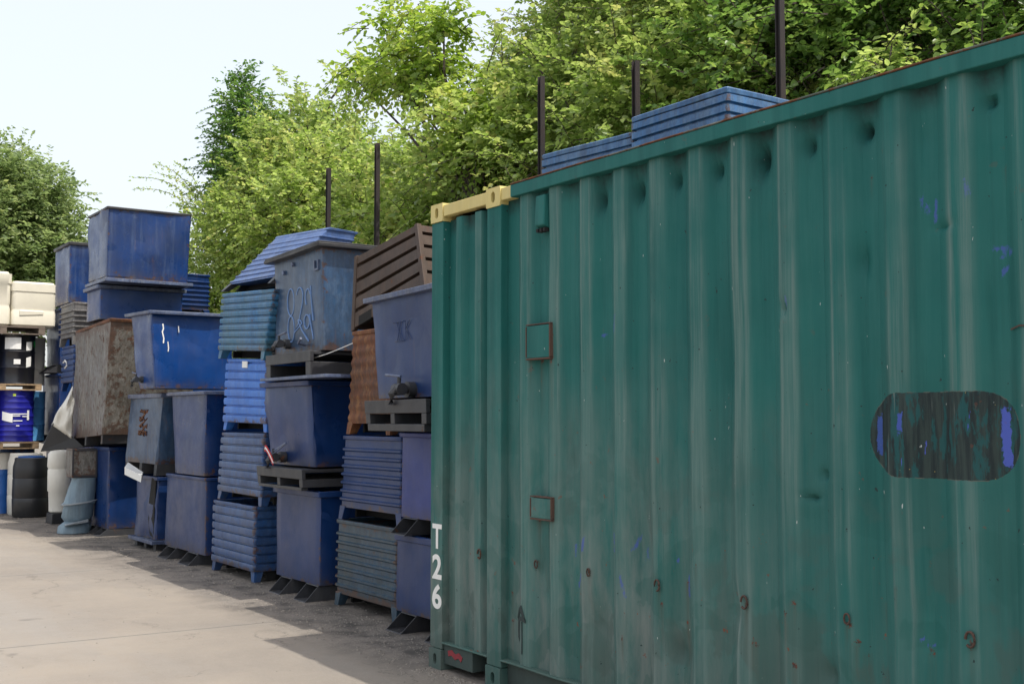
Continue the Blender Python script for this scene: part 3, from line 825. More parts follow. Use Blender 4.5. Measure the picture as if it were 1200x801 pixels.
def casting(y0, y1, z0, z1, x0, mat, sgn=1):
    """corner casting with an oval hole in its outer face"""
    yc, zc = (y0 + y1) / 2, (z0 + z1) / 2
    n = 32; outer = []; inn = []
    hy, hz = .020, .033
    for j in range(n):
        a = 2 * math.pi * (j + .5) / n
        ca, sa = math.cos(a), math.sin(a)
        k = min((y1 - y0) / 2 / max(1e-6, abs(ca)), (z1 - z0) / 2 / max(1e-6, abs(sa)))
        outer.append((yc + ca * k, zc + sa * k))
        inn.append((yc + ca * hy, zc + (hz - hy) * (1 if sa > 0 else -1) + sa * hy))
    mb = MB()
    mb.loft([[(x0 + .155 * sgn, y, z) for y, z in outer], [(x0, y, z) for y, z in outer], [(x0, y, z) for y, z in inn], [(x0 + .03 * sgn, y, z) for y, z in inn]])
    o = mb.build('corner_casting', mat, ct, smooth=40)
    m2 = MB(); m2.add([(x0 + .028 * sgn, y, z) for y, z in inn], [tuple(range(n))])
    m2.build('casting_hole_shade', HOLE, o)
    return o
for (ya, yb) in ((6.190, 6.335), (5.538, 5.69), (YN - .002, YN + .15)):
    casting(ya, yb, 2.794, 2.91, -.008, YELLOW_PT)
    casting(ya, yb, .0, .128, -.008, FRAMED if ya < 5 else GREENF)
for (ya, yb) in ((6.190, 6.335), (YN - .002, YN + .15)):
    casting(ya, yb, 2.794, 2.91, 2.448, YELLOW_PT, -1)
    casting(ya, yb, .0, .128, 2.448, GREENF, -1)

# T 2 6 on the end post, one character under another
for ch, z, w_ in (('T', .740, 1), ('2', .552, 1), ('6', .370, 1)):
    cu = bpy.data.curves.new('lettering', 'FONT')
    cu.body = ch; cu.size = .222; cu.offset = .006; cu.extrude = .0012
    cu.align_x = 'CENTER'
    o = bpy.data.objects.new('lettering', cu); COL.objects.link(o)
    dg = bpy.context.evaluated_depsgraph_get()
    me = bpy.data.meshes.new_from_object(o.evaluated_get(dg))
    bpy.data.objects.remove(o)
    xs = [v.co.x for v in me.vertices]; zs_ = [v.co.y for v in me.vertices]
    x0_, x1_ = min(xs), max(xs); a0, a1 = min(zs_), max(zs_)
    WD = .112; HT = .153
    base = BASE[ct]
    for v in me.vertices:
        u_ = (v.co.x - x0_) / (x1_ - x0_); t_ = (v.co.y - a0) / (a1 - a0)
        v.co = Vector((-.0022 + (v.co.z) * .5, 6.306 - u_ * WD, z + t_ * HT)) - base
    me.materials.clear(); me.materials.append(WHITE_PT)
    o = bpy.data.objects.new('lettering', me); COL.objects.link(o); o.parent = ct

# lashing ring scars along the foot, rusty welded squares, vent, sprayed mark
RUSTM = paint("rust_scar", (.10, .055, .04), (.05, .035, .03), (.18, .12, .10), rust=.3, dirt=.2, rough=.8, seed=22)
for y in (5.78, 5.24, 4.74, 4.21, 3.64, 3.08, 2.53, 1.97, 1.42, .86, .3, -.26, -.8, -1.4):
    mb = MB()
    xb = corr_x(y) - .004
    rk = random.Random(int(y * 100)).uniform(.7, 1.1); rz_ = random.Random(int(y * 77)).uniform(-.012, .01)
    pts = [(xb - .004, y + .018 * rk * math.cos(a), .752 + rz_ + .027 * rk * math.sin(a)) for a in [2 * math.pi * i / 16 + 1.2 + rk * 5 for i in range(13 + int(rk * 10) % 4)]]
    mb.tube(pts, .005 * rk, 6)
    mb.build('lashing_ring', RUSTM, ct, smooth=60)
def patch(y0, y1, z0, z1):
    x = -.004
    mb = MB(); mb.box((x - .004, y0 + .01, z0 + .01), (x + .04, y1 - .01, z1 - .01))
    o = mb.build('welded_plate', GREENF, ct, bevel=.003)
    m2 = MB()
    for (a, b_, c_, d_) in ((y0, y1, z0, z0 + .009), (y0, y1, z1 - .007, z1), (y0, y0 + .008, z0 + .010, z1 - .008), (y1 - .007, y1, z0 + .014, z1 - .013)):
        m2.box((x - .0065, a, c_), (x + .038, b_, d_))
    m2.build('weld_bead', RUSTM, o, bevel=.005)
patch(5.05, 5.28, 1.875, 2.075)
patch(5.04, 5.24, .995, 1.125)
mb = MB(); mb.hexa([(-.012, 5.10, 2.62), (.04, 5.10, 2.60), (.04, 5.19, 2.60), (-.012, 5.19, 2.62), (-.004, 5.10, 2.79), (.04, 5.10, 2.80), (.04, 5.19, 2.80), (-.004, 5.19, 2.79)])
o = mb.build('vent_cover', GREENF, ct, bevel=.008)
mb = MB()
for i in range(3):
    mb.box((-.002, 5.105 + i * .032, 2.585), (.036, 5.122 + i * .032, 2.605))
mb.build('vent_slot_shade', HOLE, o)
def stroke(pts, w, mat, name, parent, x=None, thick=.0025):
    """flat painted stroke on the plane facing the lane, points are (y, z)"""
    mb = MB(); rings = []
    for i, (y, z) in enumerate(pts):
        a = Vector(pts[min(i + 1, len(pts) - 1)]); b_ = Vector(pts[max(i - 1, 0)])
        d = (a - b_).normalized(); n_ = Vector((-d.y, d.x)) * w / 2
        xx = x if not callable(x) else x(y)
        rings.append([(xx, y - n_.x, z - n_.y), (xx, y + n_.x, z + n_.y), (xx - thick, y + n_.x * .9, z + n_.y * .9), (xx - thick, y - n_.x * .9, z - n_.y * .9)])
    mb.loft(rings)
    return mb.build(name, mat, parent)
gx = lambda y: corr_x(y) - .004
stroke([(5.43, .42), (5.38, .48), (5.36, .50), (5.33, .44), (5.31, .425), (5.36, .435), (5.41, .43)], .022, DK_SPRAY, 'sprayed_mark', ct, x=gx)
stroke([(5.385, .43), (5.39, .36), (5.385, .32), (5.41, .31)], .03, DK_SPRAY, 'sprayed_mark', ct, x=gx)
stroke([(5.345, .42), (5.343, .32), (5.345, .24)], .007, DK_SPRAY, 'sprayed_mark', ct, x=gx)
stroke([(6.13, .115), (6.09, .125), (6.05, .105), (6.01, .12), (5.975, .10)], .035, RED_SPRAY, 'sprayed_mark', ct, x=.0105)
# torn scratch
stroke([(2.36, 1.865), (2.31, 1.875), (2.27, 1.872), (2.235, 1.885)], .006, RUSTM, 'scratch', ct, x=lambda y: corr_x(y) - .003)

# ---------------------------------------------------------------- the stacks of bins, from the container outwards
GS = 'smooth steel bins in the stacks'
GC = 'corrugated steel bins in the stacks'
WHT = 'bin'

# stack next to the container
fr = F(.5, 6.70, 7.69, 0, .69, yft=7.68)
smooth_bin('steel_bin', 'plain slate blue bin on the ground, closest to the container', 'bin', fr, NAVY_G, GS, fh=.085 + .04, spans=[(.10, .34), (.67, .90)], fwd=.14, dent=.01, rim_o=.018, rim_h=.05)
fr = F(.5, 6.66, 7.625, .70, 1.44, yft=7.61)
smooth_bin('steel_bin', 'violet blue smooth bin, second up beside the container', 'bin', fr, VIOLET, GS, fh=.12, spans=[(.10, .32), (.70, .92)], fwd=.12, dent=.008, rim_o=.015, rim_h=.03)
fr = F(.42, 6.84, 7.80, 1.455, 2.49, xt=.37, ynt=6.80, yft=7.87, z1f=2.465)
r_ = smooth_bin('valve_hopper', 'dusty navy hopper with drain valve on a grey fork frame, beside the container top', 'hopper', fr, NAVY_G, GS, foot=None, fh=.245, rimmat=RIMM, rim_o=.05, rim_h=.04, dent=.02)
fork_base(fr, r_, DARKST, .225, -.02, .87, .17, top=.095, bot=.055, mid=.46)
valve(fr, r_, DARKST, .42, .30, 1.25, flip=1)
mb = MB()
for (a, b_) in (((.62, .66), (.56, .80)), ((.56, .66), (.62, .80)), ((.50, .66), (.50, .80)), ((.44, .66), (.50, .73)), ((.50, .74), (.44, .80)), ((.52, .80), (.68, .80)), ((.52, .66), (.66, .66))):
    p, q = fr.P(a[0], -.003, a[1]), fr.P(b_[0], -.003, b_[1])
    mb.tube([p, q], .0028, 5)
mb.build('embossed_mark', NAVY_G, r_)

fr = F(.57, 7.80, 8.85, 0, .71, yft=8.82)
corr_bin('corrugated_bin', 'dull greenish blue ribbed bin on the ground, next to the bin by the container', fr, TEALBL, GC, 'rib', 7, fh=.105)
fr = F(.57, 7.74, 8.79, .715, 1.405, yft=8.71)
corr_bin('corrugated_bin', 'slate blue ribbed bin, standing right on the greenish ribbed one', fr, NAVY_G, GC, 'rib', 7, fh=.105)
fr = F(.57, 7.92, 8.66, 1.42, 2.26, yft=8.57, ynt=7.89)
corr_bin('corrugated_bin', 'orange brown rusted corrugated bin under the slotted brown crate', fr, RUSTY, GC, 'wave', 8, fh=.09, dep=.010)
# brown slotted crate, propped at a tilt on the rusted bin and the hopper's rim
fr = Fr((.72, 7.66, 2.555), (.57, 8.60, 2.268), (0.570, 8.554, 2.877), (0.740, 7.817, 3.069), (1.0, .16, 0))
cr = bin_root('slotted_crate', 'dull brown slotted steel crate tilted on top of the rusted bin', 'crate', fr, None)
H = fr.H; prof = [(.02, 0)]
for i in range(4):
    b_ = .14 + i * .125
    prof += [(b_, 0), (b_ + .003, -.05), (b_ + .031, -.05), (b_ + .034, 0)]
prof += [(H - .004, 0)]
mb = MB()
# slots stop short of the corners: body ring with recess only along the middle of each side
def slot_ring(z, rec):
    n = 12; pts = []
    Wm, Lm = fr.W, fr.L
    def sd2(a, b2, nx, ny):
        for i in range(n):
            q = i / n
            k = rec if 1 <= i <= n - 1 else 0
            pts.append((a[0] + (b2[0] - a[0]) * q + nx * k, a[1] + (b2[1] - a[1]) * q + ny * k))
    sd2((0, 0), (Wm, 0), 0, 1); sd2((Wm, 0), (Wm, Lm), -1, 0); sd2((Wm, Lm), (0, Lm), 0, -1); sd2((0, Lm), (0, 0), 1, 0)
    return [fr.P(a, b2, z) for a, b2 in pts]
rings = [slot_ring(z, -o) for z, o in prof]
rings.append(slot_ring(H, .0))
mb.loft(rings)
mb.build('body', BROWN, cr, smooth=30)
for (u, w) in ((0, 0), (1, 0), (0, 1), (1, 1)):
    m2 = MB()
    a = u * (fr.W - .045) - .006 + .012 * u; c_ = w * (fr.L - .045) - .006 + .012 * w
    fr.hexa(m2, a, a + .045, c_, c_ + .045, 0, H + .012)
    m2.build('corner_post', BROWN, cr, bevel=.004)
m3 = MB(); fr.hexa(m3, fr.W - .28, fr.W - .10, -.003, .05, .015, .095); m3.build('fork_slot_shade', HOLE, cr)

# stack with the graffiti bin
fr = F(.52, 9.06, 9.99, 0, .925, yft=9.99)
smooth_bin('steel_bin', 'grey blue smooth bin on two fork channels, ground level under the ribboned valve bin', 'bin', fr, NAVY_G, GS, fh=.135, spans=[(.02, .26), (.56, .80)], fwd=.13, rim_o=.03, rim_h=.05, dent=.008)
fr = F(.5, 9.11, 10.10, .935, 1.875, yft=10.15, ynt=9.16, xt=.46)
r_ = smooth_bin('valve_hopper', 'dark blue hopper with red and white ribbon tied to its valve', 'hopper', fr, NAVY, GS, foot=None, fh=.20, rim_o=.045, rim_h=.045, dent=.035, r=.02)
fork_base(fr, r_, DARKST, .185, -.06, .93, .15, top=.085, bot=.03, mid=.45)
valve(fr, r_, DARKST, .62, .27, 1.1, lever=False)
c_ = fr.P(.60, -.12, .30)
mb = MB(); mb.tube([c_, c_ + Vector((0, -.28, .10))], .008, 6); mb.tube([c_ + Vector((0, -.02, .03)), c_ + Vector((0, -.28, .104))], .008, 6); mb.build('lever', RIMM, r_)
def ribbon(pts, w, mat, name):
    mb = MB(); rings = []
    for i, p in enumerate(pts):
        p = Vector(p)
        rings.append([p + Vector((0, 0, w)), p + Vector((0, 0, -w)), p + Vector((.006, 0, -w)), p + Vector((.006, 0, w))])
    mb.loft(rings); return mb.build(name, mat)
rb = thing('ribbon', 'red and white ribbon tied round the valve of the dark blue hopper', 'ribbon', tuple(fr.P(.66, -.16, .26)))
p0 = fr.P(.72, -.15, .36)
m_ = MB()
for k_, (mat_, off) in enumerate(((RED_CL, 0), (WHITE_PT, .018), (RED_CL, .036))):
    mm = MB(); rings = []
    for i in range(9):
        q = i / 8
        p = p0 + Vector((-.02 * math.sin(q * 3), -.20 * q, .03 * math.sin(q * 2.6) - .13 * q * q - off))
        rings.append([p + Vector((0, 0, .009)), p + Vector((0, 0, -.009)), p + Vector((.005, 0, -.009)), p + Vector((.005, 0, .009))])
    mm.loft(rings); mm.build('red_band' if mat_ is RED_CL else 'white_band', mat_, rb)

fr = F(.5, 8.97, 10.0, 1.885, 3.035, xt=.47, z1f=3.005)
r_ = smooth_bin('graffiti_bin', 'tall grey blue steel bin with pale blue spray graffiti and overhanging lid', 'bin', fr, GREYBLUE, GS, foot=None, fh=.24, rimmat=DARKST, rim_o=.075, rim_h=.03, dent=.012)
fork_base(fr, r_, DARKST, .235, .02, .98, .12, top=.09, bot=.03, mid=.95, ends=.10)
mb = MB(); fr.hexa(mb, -.35, 1.02, -.16, .1, .002, .028); mb.build('base_plate', RIMM, r_, bevel=.003)
mb = MB(); fr.hexa(mb, -.07, fr.W + .07, -.07, fr.L + .07, fr.H + .004, fr.H + .018); mb.build('lid', DARKST, r_, bevel=.003)
valve(fr, r_, DARKST, .72, .33, 1.0, flip=-1)
mb = MB()
mb.tube([fr.P(.36, -.01, .30), fr.P(.30, -.10, .31), fr.P(.20, -.12, .345)], .012, 6); mb.build('hook', RIMM, r_)
mb = MB(); fr.hexa(mb, .06, .075, -.02, 0, .93, 1.0); fr.hexa(mb, .13, .145, -.02, 0, .93, 1.0); fr.hexa(mb, .06, .145, -.02, 0, .915, .93); mb.build('bracket', RIMM, r_)
for (u, z) in ((.80, .98), (.60, 1.03)):
    mb = MB(); c_ = fr.P(u, 0, z); mb.tube([c_, c_ + Vector((-.022, 0, 0))], .020, 8)
    mb.build('bolt', RIMM, r_, smooth=40)
def graf(pts, name='spray_lettering'):
    mb = MB(); rings = []
    n_ = len(pts)
    for i, (u, z) in enumerate(pts):
        a = Vector(pts[min(i + 1, n_ - 1)]); b2 = Vector(pts[max(i - 1, 0)])
        d = (a - b2).normalized(); q = Vector((-d.y, d.x)) * .0045
        rings.append([fr.P(u - q.x, -.0075, z - q.y), fr.P(u + q.x, -.0075, z + q.y), fr.P(u + q.x, .004, z + q.y), fr.P(u - q.x, .004, z - q.y)])
    mb.loft(rings); return mb.build(name, SPRAY, r_)
def ell(cu_, cz, ru, rz, a0=0, a1=360, n=22):
    return [(cu_ + ru * math.cos(math.radians(a0 + (a1 - a0) * i / n)), cz + rz * math.sin(math.radians(a0 + (a1 - a0) * i / n))) for i in range(n + 1)]
graf(ell(.665, .70, .075, .12)); graf(ell(.665, .46, .07, .115))
graf(ell(.47, .72, .07, .09, 20, -190 + 360) + [(.42, .66), (.50, .50), (.60, .42)] + ell(.50, .47, .07, .06, 160, 20)[:14] + [(.44, .44), (.34, .36), (.30, .33)])
graf(ell(.30, .70, .05, .08, 160, -40)); graf(ell(.33, .50, .055, .06)); graf([(.275, .56), (.26, .50), (.22, .40), (.20, .34)]); graf([(.24, .8), (.23, .66), (.20, .50)])
# thin cord strung from the bin to the rusted stack
mb = MB(); a_ = Vector((0.400, 9.568, 2.042)); b2 = Vector((0.530, 8.507, 2.164))
mb.tube([a_.lerp(b2, i / 8) + Vector((0, 0, -.03 * math.sin(math.pi * i / 8))) for i in range(9)], .0035, 5)
o = mb.build('cord', WHITE_PT); tag(o, 'thin pale cord strung across the side of the graffiti bin', 'cord')

# five ribbed bins, one on another
fr = F(.5, 10.45, 11.56, 0, .715, yft=11.53, ynt=10.44)
corr_bin('corrugated_bin', 'dark slate corrugated bin at the foot of the tall five-bin stack', fr, SLATE, GC, 'groove', 7, fh=.10)
fr = F(.5, 10.30, 11.43, .725, 1.405, yft=11.33, ynt=10.24, z0f=.735)
corr_bin('corrugated_bin', 'worn grey blue corrugated bin, second from the ground in the five-bin stack', fr, SLATE, GC, 'groove', 7, fh=.085)
fr = F(.5, 10.20, 11.30, 1.415, 2.10, yft=11.23, z1f=2.15, z0f=1.43)
blue_ = corr_bin('corrugated_bin', 'vivid light blue corrugated bin with a white sticker, middle of its stack', fr, BRIGHT, GC, 'groove', 7, fh=.085, legmat=BRIGHT)
mb = MB(); fr.hexa(mb, .47, .60, -.032, -.02, fr.H - .085, fr.H - .02)
mb.build('sticker', PAPER, blue_)
fr = Fr((0.440, 10.154, 2.090), (0.440, 11.315, 2.155), (0.440, 11.224, 2.801), (0.440, 9.916, 2.732), (1.15, 0, 0))
corr_bin('corrugated_bin', 'weathered sea blue corrugated bin right under the slumped one', fr, TURQ, GC, 'groove', 8, fh=.085)
fr = Fr((.44, 10.02, 2.80), (.44, 11.28, 2.835), (.98, 11.16, 3.43), (1.02, 10.0, 3.37), (.62, 0, .0), (.30, 0, -.02))
corr_bin('corrugated_bin', 'slumped sun-faded corrugated bin with its ribbed side facing the sky, topping its stack', fr, FADEDTOP, GC, 'rib', 8, fh=.10, first=.02, legmat=DARKST)

# pair of smooth bins beside them
fr = F(.5, 11.80, 13.14, 0, .925, yft=13.07)
smooth_bin('steel_bin', 'wide grey blue smooth bin on fork channels, under the broad-rimmed navy hopper', 'bin', fr, NAVY_G, GS, fh=.125, spans=[(.20, .52), (.90, 1.22)], fwd=.12, rim_o=.015, rim_h=.03, dent=.006)
fr = F(.5, 11.86, 12.80, .935, 1.835, yft=12.96, ynt=11.84)
smooth_bin('steel_bin', 'broad-rimmed navy hopper with a brownish sheen, standing on the wide grey blue bin', 'hopper', fr, NAVY, GS, foot=None, fh=.01, rimmat=RIMM, rim_o=.05, rim_h=.035, dent=.012)

# bent bin with the rust-lettered bin on it
fr = F(.55, 13.62, 14.40, 0, .86, yft=14.43, ynt=13.56)
r_ = smooth_bin('steel_bin', 'buckled blue bin with a torn open front edge, standing on a bent base plate', 'bin', fr, NAVY_G, GS, foot='skids', fh=.13, dent=.05, rim_o=.02, rim_h=.04)
mb = MB(); fr.hexa(mb, -.12, fr.W + .04, -.08, .35, .085, .125); mb.build('base_plate', RIMM, r_, bevel=.004)
mb = MB(); rings = []
for i in range(9):
    z = .15 + i * .085; q = .10 + .10 * math.sin(i / 8 * 3) * (1 - i / 10)
    rings.append([fr.P(.02 + q * .2, -.012, z), fr.P(.02 + q * 1.4, -.018, z + .02), fr.P(.02 + q * 1.4, -.002, z + .02), fr.P(.02 + q * .2, -.002, z)])
mb.loft(rings); mb.build('torn_edge', HOLE, r_)
fr = F(.52, 13.56, 14.78, .875, 1.84, yft=14.62, ynt=13.34)
r_ = smooth_bin('steel_bin', 'faded blue grey bin with rust-coloured lettering on its front', 'bin', fr, GREYBLUE, GS, foot='skids', fh=.14, rimmat=RIMM, rim_o=.03, rim_h=.05, dent=.025, footmat=DARKST)
rg = random.Random(3)
mb = MB(); rings = []
for i in range(70):
    q = i / 69; row = int(q * 3.999); fx = (q * 4) % 1
    u_ = .78 - .34 * fx + rg.uniform(-.012, .012); z_ = .76 - row * .085 + rg.uniform(-.032, .032)
    w_ = rg.uniform(.006, .013)
    rings.append([fr.P(u_ - w_, -.013, z_), fr.P(u_ + w_ * .3, -.013, z_ + w_), fr.P(u_ + w_, .004, z_), fr.P(u_ - w_ * .3, .004, z_ - w_)])
mb.loft(rings)
mb.build('rust_lettering', RUSTY, r_)
mb = MB()
mb.hexa([(0.300, 14.045, 0.878), (0.300, 13.397, 0.816), (0.420, 13.733, 0.847), (0.420, 14.327, 0.957), (0.300, 14.052, 0.969), (0.300, 13.371, 0.895), (0.420, 13.705, 0.918), (0.420, 14.332, 1.019)])
o = mb.build('board', WHITE_PT, bevel=.003); tag(o, 'short dirty white board jutting out under the rust-lettered bin', 'board')

# big royal blue hopper lying over both
fr = F(.32, 13.03, 13.60, 1.885, 2.77, xt=.28, ynt=13.07, yft=13.90, z1f=2.79, D=.90, Dt=.90)
r_ = smooth_bin('valve_hopper', 'large royal blue hopper with white paint drips and a pale rim', 'hopper', fr, ROYAL, GS, foot=None, fh=.01, rimmat=RIMM, rim_o=.05, rim_h=.04, dent=.03)
valve(fr, r_, DARKST, .36, .12, .9, flip=1)
def nearstroke(pts, w=.006):
    mb = MB(); rings = []
    for (x, z) in pts:
        p = fr.P(-.014, x, z); rings.append([p + Vector((-w, 0, 0)), p + Vector((w, 0, 0)), p + Vector((w, .016, 0)), p + Vector((-w, .016, 0))])
    mb.loft(rings); mb.build('paint_drip', WHITE_PT, r_)
nearstroke([(.12, .80), (.125, .74), (.11, .70), (.125, .62), (.118, .56)], .007); nearstroke([(.17, .58), (.175, .50), (.17, .46)], .005); nearstroke([(.30, .78), (.302, .70)], .003)

# rusty giant with three blue bins
fr = F(.55, 15.63, 16.46, 0, 1.165, yft=16.42)
smooth_bin('steel_bin', 'deep blue smooth bin on the ground under the big peeling rusty bin', 'bin', fr, NAVY, GS, fh=.10, spans=[(.0, .26), (.52, .78)], fwd=.13, dent=.02, rim_o=.012)
fr = Fr((0.340, 15.193, 1.222), (0.500, 17.504, 1.129), (0.460, 17.116, 2.796), (0.280, 14.713, 2.799), (1.15, .12, 0))
r_ = smooth_bin('steel_bin', 'very big rusty bin with peeling pale blue paint', 'bin', fr, PEEL, GS, foot='skids', fh=.13, rimmat=RUSTY, rim_o=.015, rim_h=.04, dent=.03, footmat=DARKST)
fr = F(.42, 15.74, 16.46, 2.865, 3.33, yft=16.42, D=1.10)
smooth_bin('steel_bin', 'shallow royal blue bin with grey flange, wedged between the rusty giant and the topmost bin', 'bin', fr, ROYAL, GS, foot=None, fh=.01, rimmat=RIMM, rim_o=.05, rim_h=.05, dent=.015)
fr = F(.40, 15.42, 16.34, 3.345, 4.335, D=1.10, ynt=15.40)
r_ = smooth_bin('steel_bin', 'large dented blue bin crowning the tallest stack against the sky', 'bin', fr, ROYALD, GS, foot=None, fh=.045, rimmat=DARKST, rim_o=.015, rim_h=.03, dent=.045)
mb = MB(); fr.hexa(mb, -.05, fr.W + .03, -.03, fr.L + .05, .002, .043); mb.build('base_plate', RIMM, r_, bevel=.004)

# stack hidden behind them
fr = F(1.62, 16.55, 17.6, 0, 1.45, D=1.5)
smooth_bin('steel_bin', 'tall navy bin on the ground in the rear row', 'bin', fr, NAVY, GS, fh=.12, dent=.02)
fr = F(1.62, 16.55, 17.6, 1.46, 3.06, D=.95)
smooth_bin('steel_bin', 'blue bin peeping over the royal blue hopper, rusty along its top', 'bin', fr, ROYAL, GS, fh=.12, dent=.02, rimmat=RUSTY)
fr = F(1.58, 16.5, 17.5, 3.075, 3.66, D=.60)
corr_bin('corrugated_bin', 'narrow dark blue corrugated bin peeping out behind the topmost bin', fr, NAVY, GC, 'rib', 6, fh=.06)

# far stacks
fr = F(.80, 17.42, 18.3, 0, 1.27)
smooth_bin('steel_bin', 'navy bin on the ground behind the white tank', 'bin', fr, NAVY, GS, dent=.02)
fr = F(.62, 17.40, 18.1, 1.285, 1.945)
corr_bin('corrugated_bin', 'dark blue corrugated bin beside the white leaning sheet', fr, NAVY, GC, 'rib', 6)
fr = F(.5, 17.38, 18.08, 1.955, 2.61)
hook_ = corr_bin('corrugated_bin', 'dark blue corrugated bin with a white hook mark, below the grey slatted one', fr, NAVY, GC, 'groove', 6)
mb = MB(); mb.tube([fr.P(.52, -.03, .42), fr.P(.42, -.03, .45), fr.P(.34, -.03, .42), fr.P(.32, -.03, .37), fr.P(.42, -.03, .335)], .012, 6)
mb.build('hook_mark', WHITE_PT, hook_)
fr = F(.5, 17.46, 18.26, 2.625, 3.245)
corr_bin('corrugated_bin', 'grey slatted corrugated bin under the tall far bin', fr, GREYSLAT, GC, 'rib', 5, dep=.03, fh=.12)
fr = F(.5, 17.77, 18.67, 3.26, 4.17)
smooth_bin('steel_bin', 'tall dusty blue bin above the grey slatted bin, leftmost against the sky', 'bin', fr, ROYALD, GS, foot=None, fh=.01, rimmat=DARKST, rim_o=.03, dent=.03)
fr = F(.95, 19.98, 21.0, 0, 1.12)
smooth_bin('steel_bin', 'navy bin at the foot of the farthest stack', 'bin', fr, NAVY, GS, dent=.02)
fr = F(.9, 19.96, 21.15, 1.135, 2.29)
smooth_bin('steel_bin', 'navy bin in the middle of the farthest stack, beside the drum pallets', 'bin', fr, NAVY, GS, dent=.02, fwd=.2)
fr = F(.9, 19.96, 20.92, 2.305, 3.38)
smooth_bin('steel_bin', 'navy bin topping the farthest stack, beside the cream tank', 'bin', fr, NAVY, GS, dent=.02, fwd=.2)

ROOFB = paint('scuffed_roof_bin_blue', (.04, .14, .33), (.03, .09, .22), (.20, .30, .42), rust=.15, dirt=.4, rough=.42, seed=26, grain=.3, edge=.5)
# two shallow corrugated bins on the container's roof
GR = 'corrugated bins on the container roof'
fr = F(.8, 5.285, 6.21, 2.895, 3.285, D=1.1, z1f=3.32)
corr_bin('corrugated_bin', 'lower scuffed blue corrugated bin on the container roof, farther from the viewer', fr, ROOFB, GR, 'slat', 6, fh=.03, dep=.016)
fr = F(.77, 4.46, 5.245, 2.895, 3.362, D=1.1)
corr_bin('corrugated_bin', 'higher blue corrugated bin on the container roof, with rusty top corner', fr, ROOFB, GR, 'slat', 7, fh=.03, dep=.016)

# ---------------------------------------------------------------- drums, tanks, pallets, scrap at the far end
def drum(name, label, c, r, h, mat, ribs=(.33, .66), group=None, bung=True, plastic=False, lidmat=None):
    t = thing(name, label, 'drum' , c, group)
    mb = MB()
    if plastic:
        prof = [(r * .90, 0), (r * .97, .03), (r, h * .25), (r * 1.0, h * .31), (r * .975, h * .325), (r, h * .34), (r, h * .64), (r * .975, h * .655), (r, h * .67), (r * .985, h * .85), (r * .90, h * .95), (r * .90, h * .985), (r * .86, h)]
    else:
        prof = [(r * .985, 0), (r * 1.01, .006), (r * .985, .02)]
        for q in ribs:
            prof += [(r * .985, h * q - .022), (r * 1.015, h * q), (r * .985, h * q + .022)]
        if not plastic and len(ribs) > 2: pass
        prof += [(r * .985, h - .02), (r * 1.01, h - .007), (r * 1.01, h), (r * .96, h), (r * .95, h - .012)]
    mb.lathe(c, prof, 32, wob=.004)
    mb.build('body', mat, t, smooth=35)
    if bung:
        m2 = MB(); m2.lathe((c[0] - r * .5, c[1] - r * .3, c[2] + h - .014), [(.035, 0), (.035, .018), (.02, .02)], 12); m2.build('bung', lidmat or mat, t, smooth=40)
    return t

def drum_label(t, c, r, a_deg, z, w, h, mat=None, tilt=0, name='paper_label'):
    mb = MB(); n = 6; rings = []
    da = w / r
    for i in range(n + 1):
        a = math.radians(a_deg) + da * (i / n - .5)
        dz = tilt * (i / n - .5) * w
        p = [(c[0] + q * math.cos(a), c[1] + q * math.sin(a), c[2] + z + dz + s * h / 2) for q, s in ((r * 1.022, -1), (r * 1.022, 1), (r * 1.012, 1), (r * 1.012, -1))]
        rings.append(p)
    mb.loft(rings); mb.build(name, mat or PAPER, t)

def pallet(name, label, x0, y0, z0, w=1.2, d=1.0, h=.12, mat=None, group='wooden pallets between the drums'):
    t = thing(name, label, 'pallet', (x0 + w / 2, y0 + d / 2, z0), group)
    mat = mat or WOOD
    for i in range(5):
        mb = MB(); a = y0 + i * (d - .12) / 4; mb.box((x0, a, z0 + h - .022), (x0 + w, a + .12, z0 + h)); mb.build('deck_board', mat, t, bevel=.002)
    for i in range(3):
        mb = MB(); a = x0 + i * (w - .10) / 2; mb.box((a, y0 + .003, z0 + .021), (a + .10, y0 + d - .003, z0 + h - .023)); mb.build('stringer', mat, t, bevel=.002)
    for i in range(3):
        mb = MB(); a = y0 + .002 + i * (d - .124) / 2; mb.box((x0 + .002, a, z0), (x0 + w - .002, a + .12, z0 + .02)); mb.build('bottom_board', mat, t, bevel=.002)
    return t

R = .292
KY = 20.35
# ground level
c = (.385, 19.42, .004); r = .275
t = drum('black_drum', 'squat black plastic drum on the ground at the far end of the row', c, r, .93, BLACK_PL, plastic=True, group='drums at the far end', lidmat=BLUE_PL)
m2 = MB(); m2.lathe((c[0], c[1], .925), [(.20, 0), (.20, .03), (.15, .035)], 24); m2.build('blue_lid', BLUE_PL, t, smooth=40)
c = (.42, 19.98, .004)
drum('white_drum', 'white plastic drum half hidden behind the squat black one', c, .275, .985, WHITE_PL, plastic=True, group='drums at the far end')
c = (.13, 20.45, .004)
t = drum('blue_drum', 'narrow blue drum with white collar, standing left of the squat black drum', c, .17, .98, BLUE_PL, group='drums at the far end')
mb = MB(); mb.lathe((c[0], c[1], .72), [(.174, 0), (.176, .005), (.176, .265), (.15, .27)], 24); mb.build('white_collar', WHITE_PL, t, smooth=40)
c = (-.22, 20.9, .004)
drum('grey_drum', 'light grey drum on the ground at the left edge of the photo', c, R, .88, GREY_DR, group='drums at the far end')
c = (.45, 20.9, .004)
drum('steel_drum', 'dull blue drum carrying the pallets, behind the narrow blue one', c, R, 1.045, SLATE, group='drums at the far end')
c = (-.55, 20.35, .004)
drum('steel_drum', 'dull blue drum at the outer end under the lowest pallet', c, R * .9, 1.045, SLATE, group='drums at the far end')
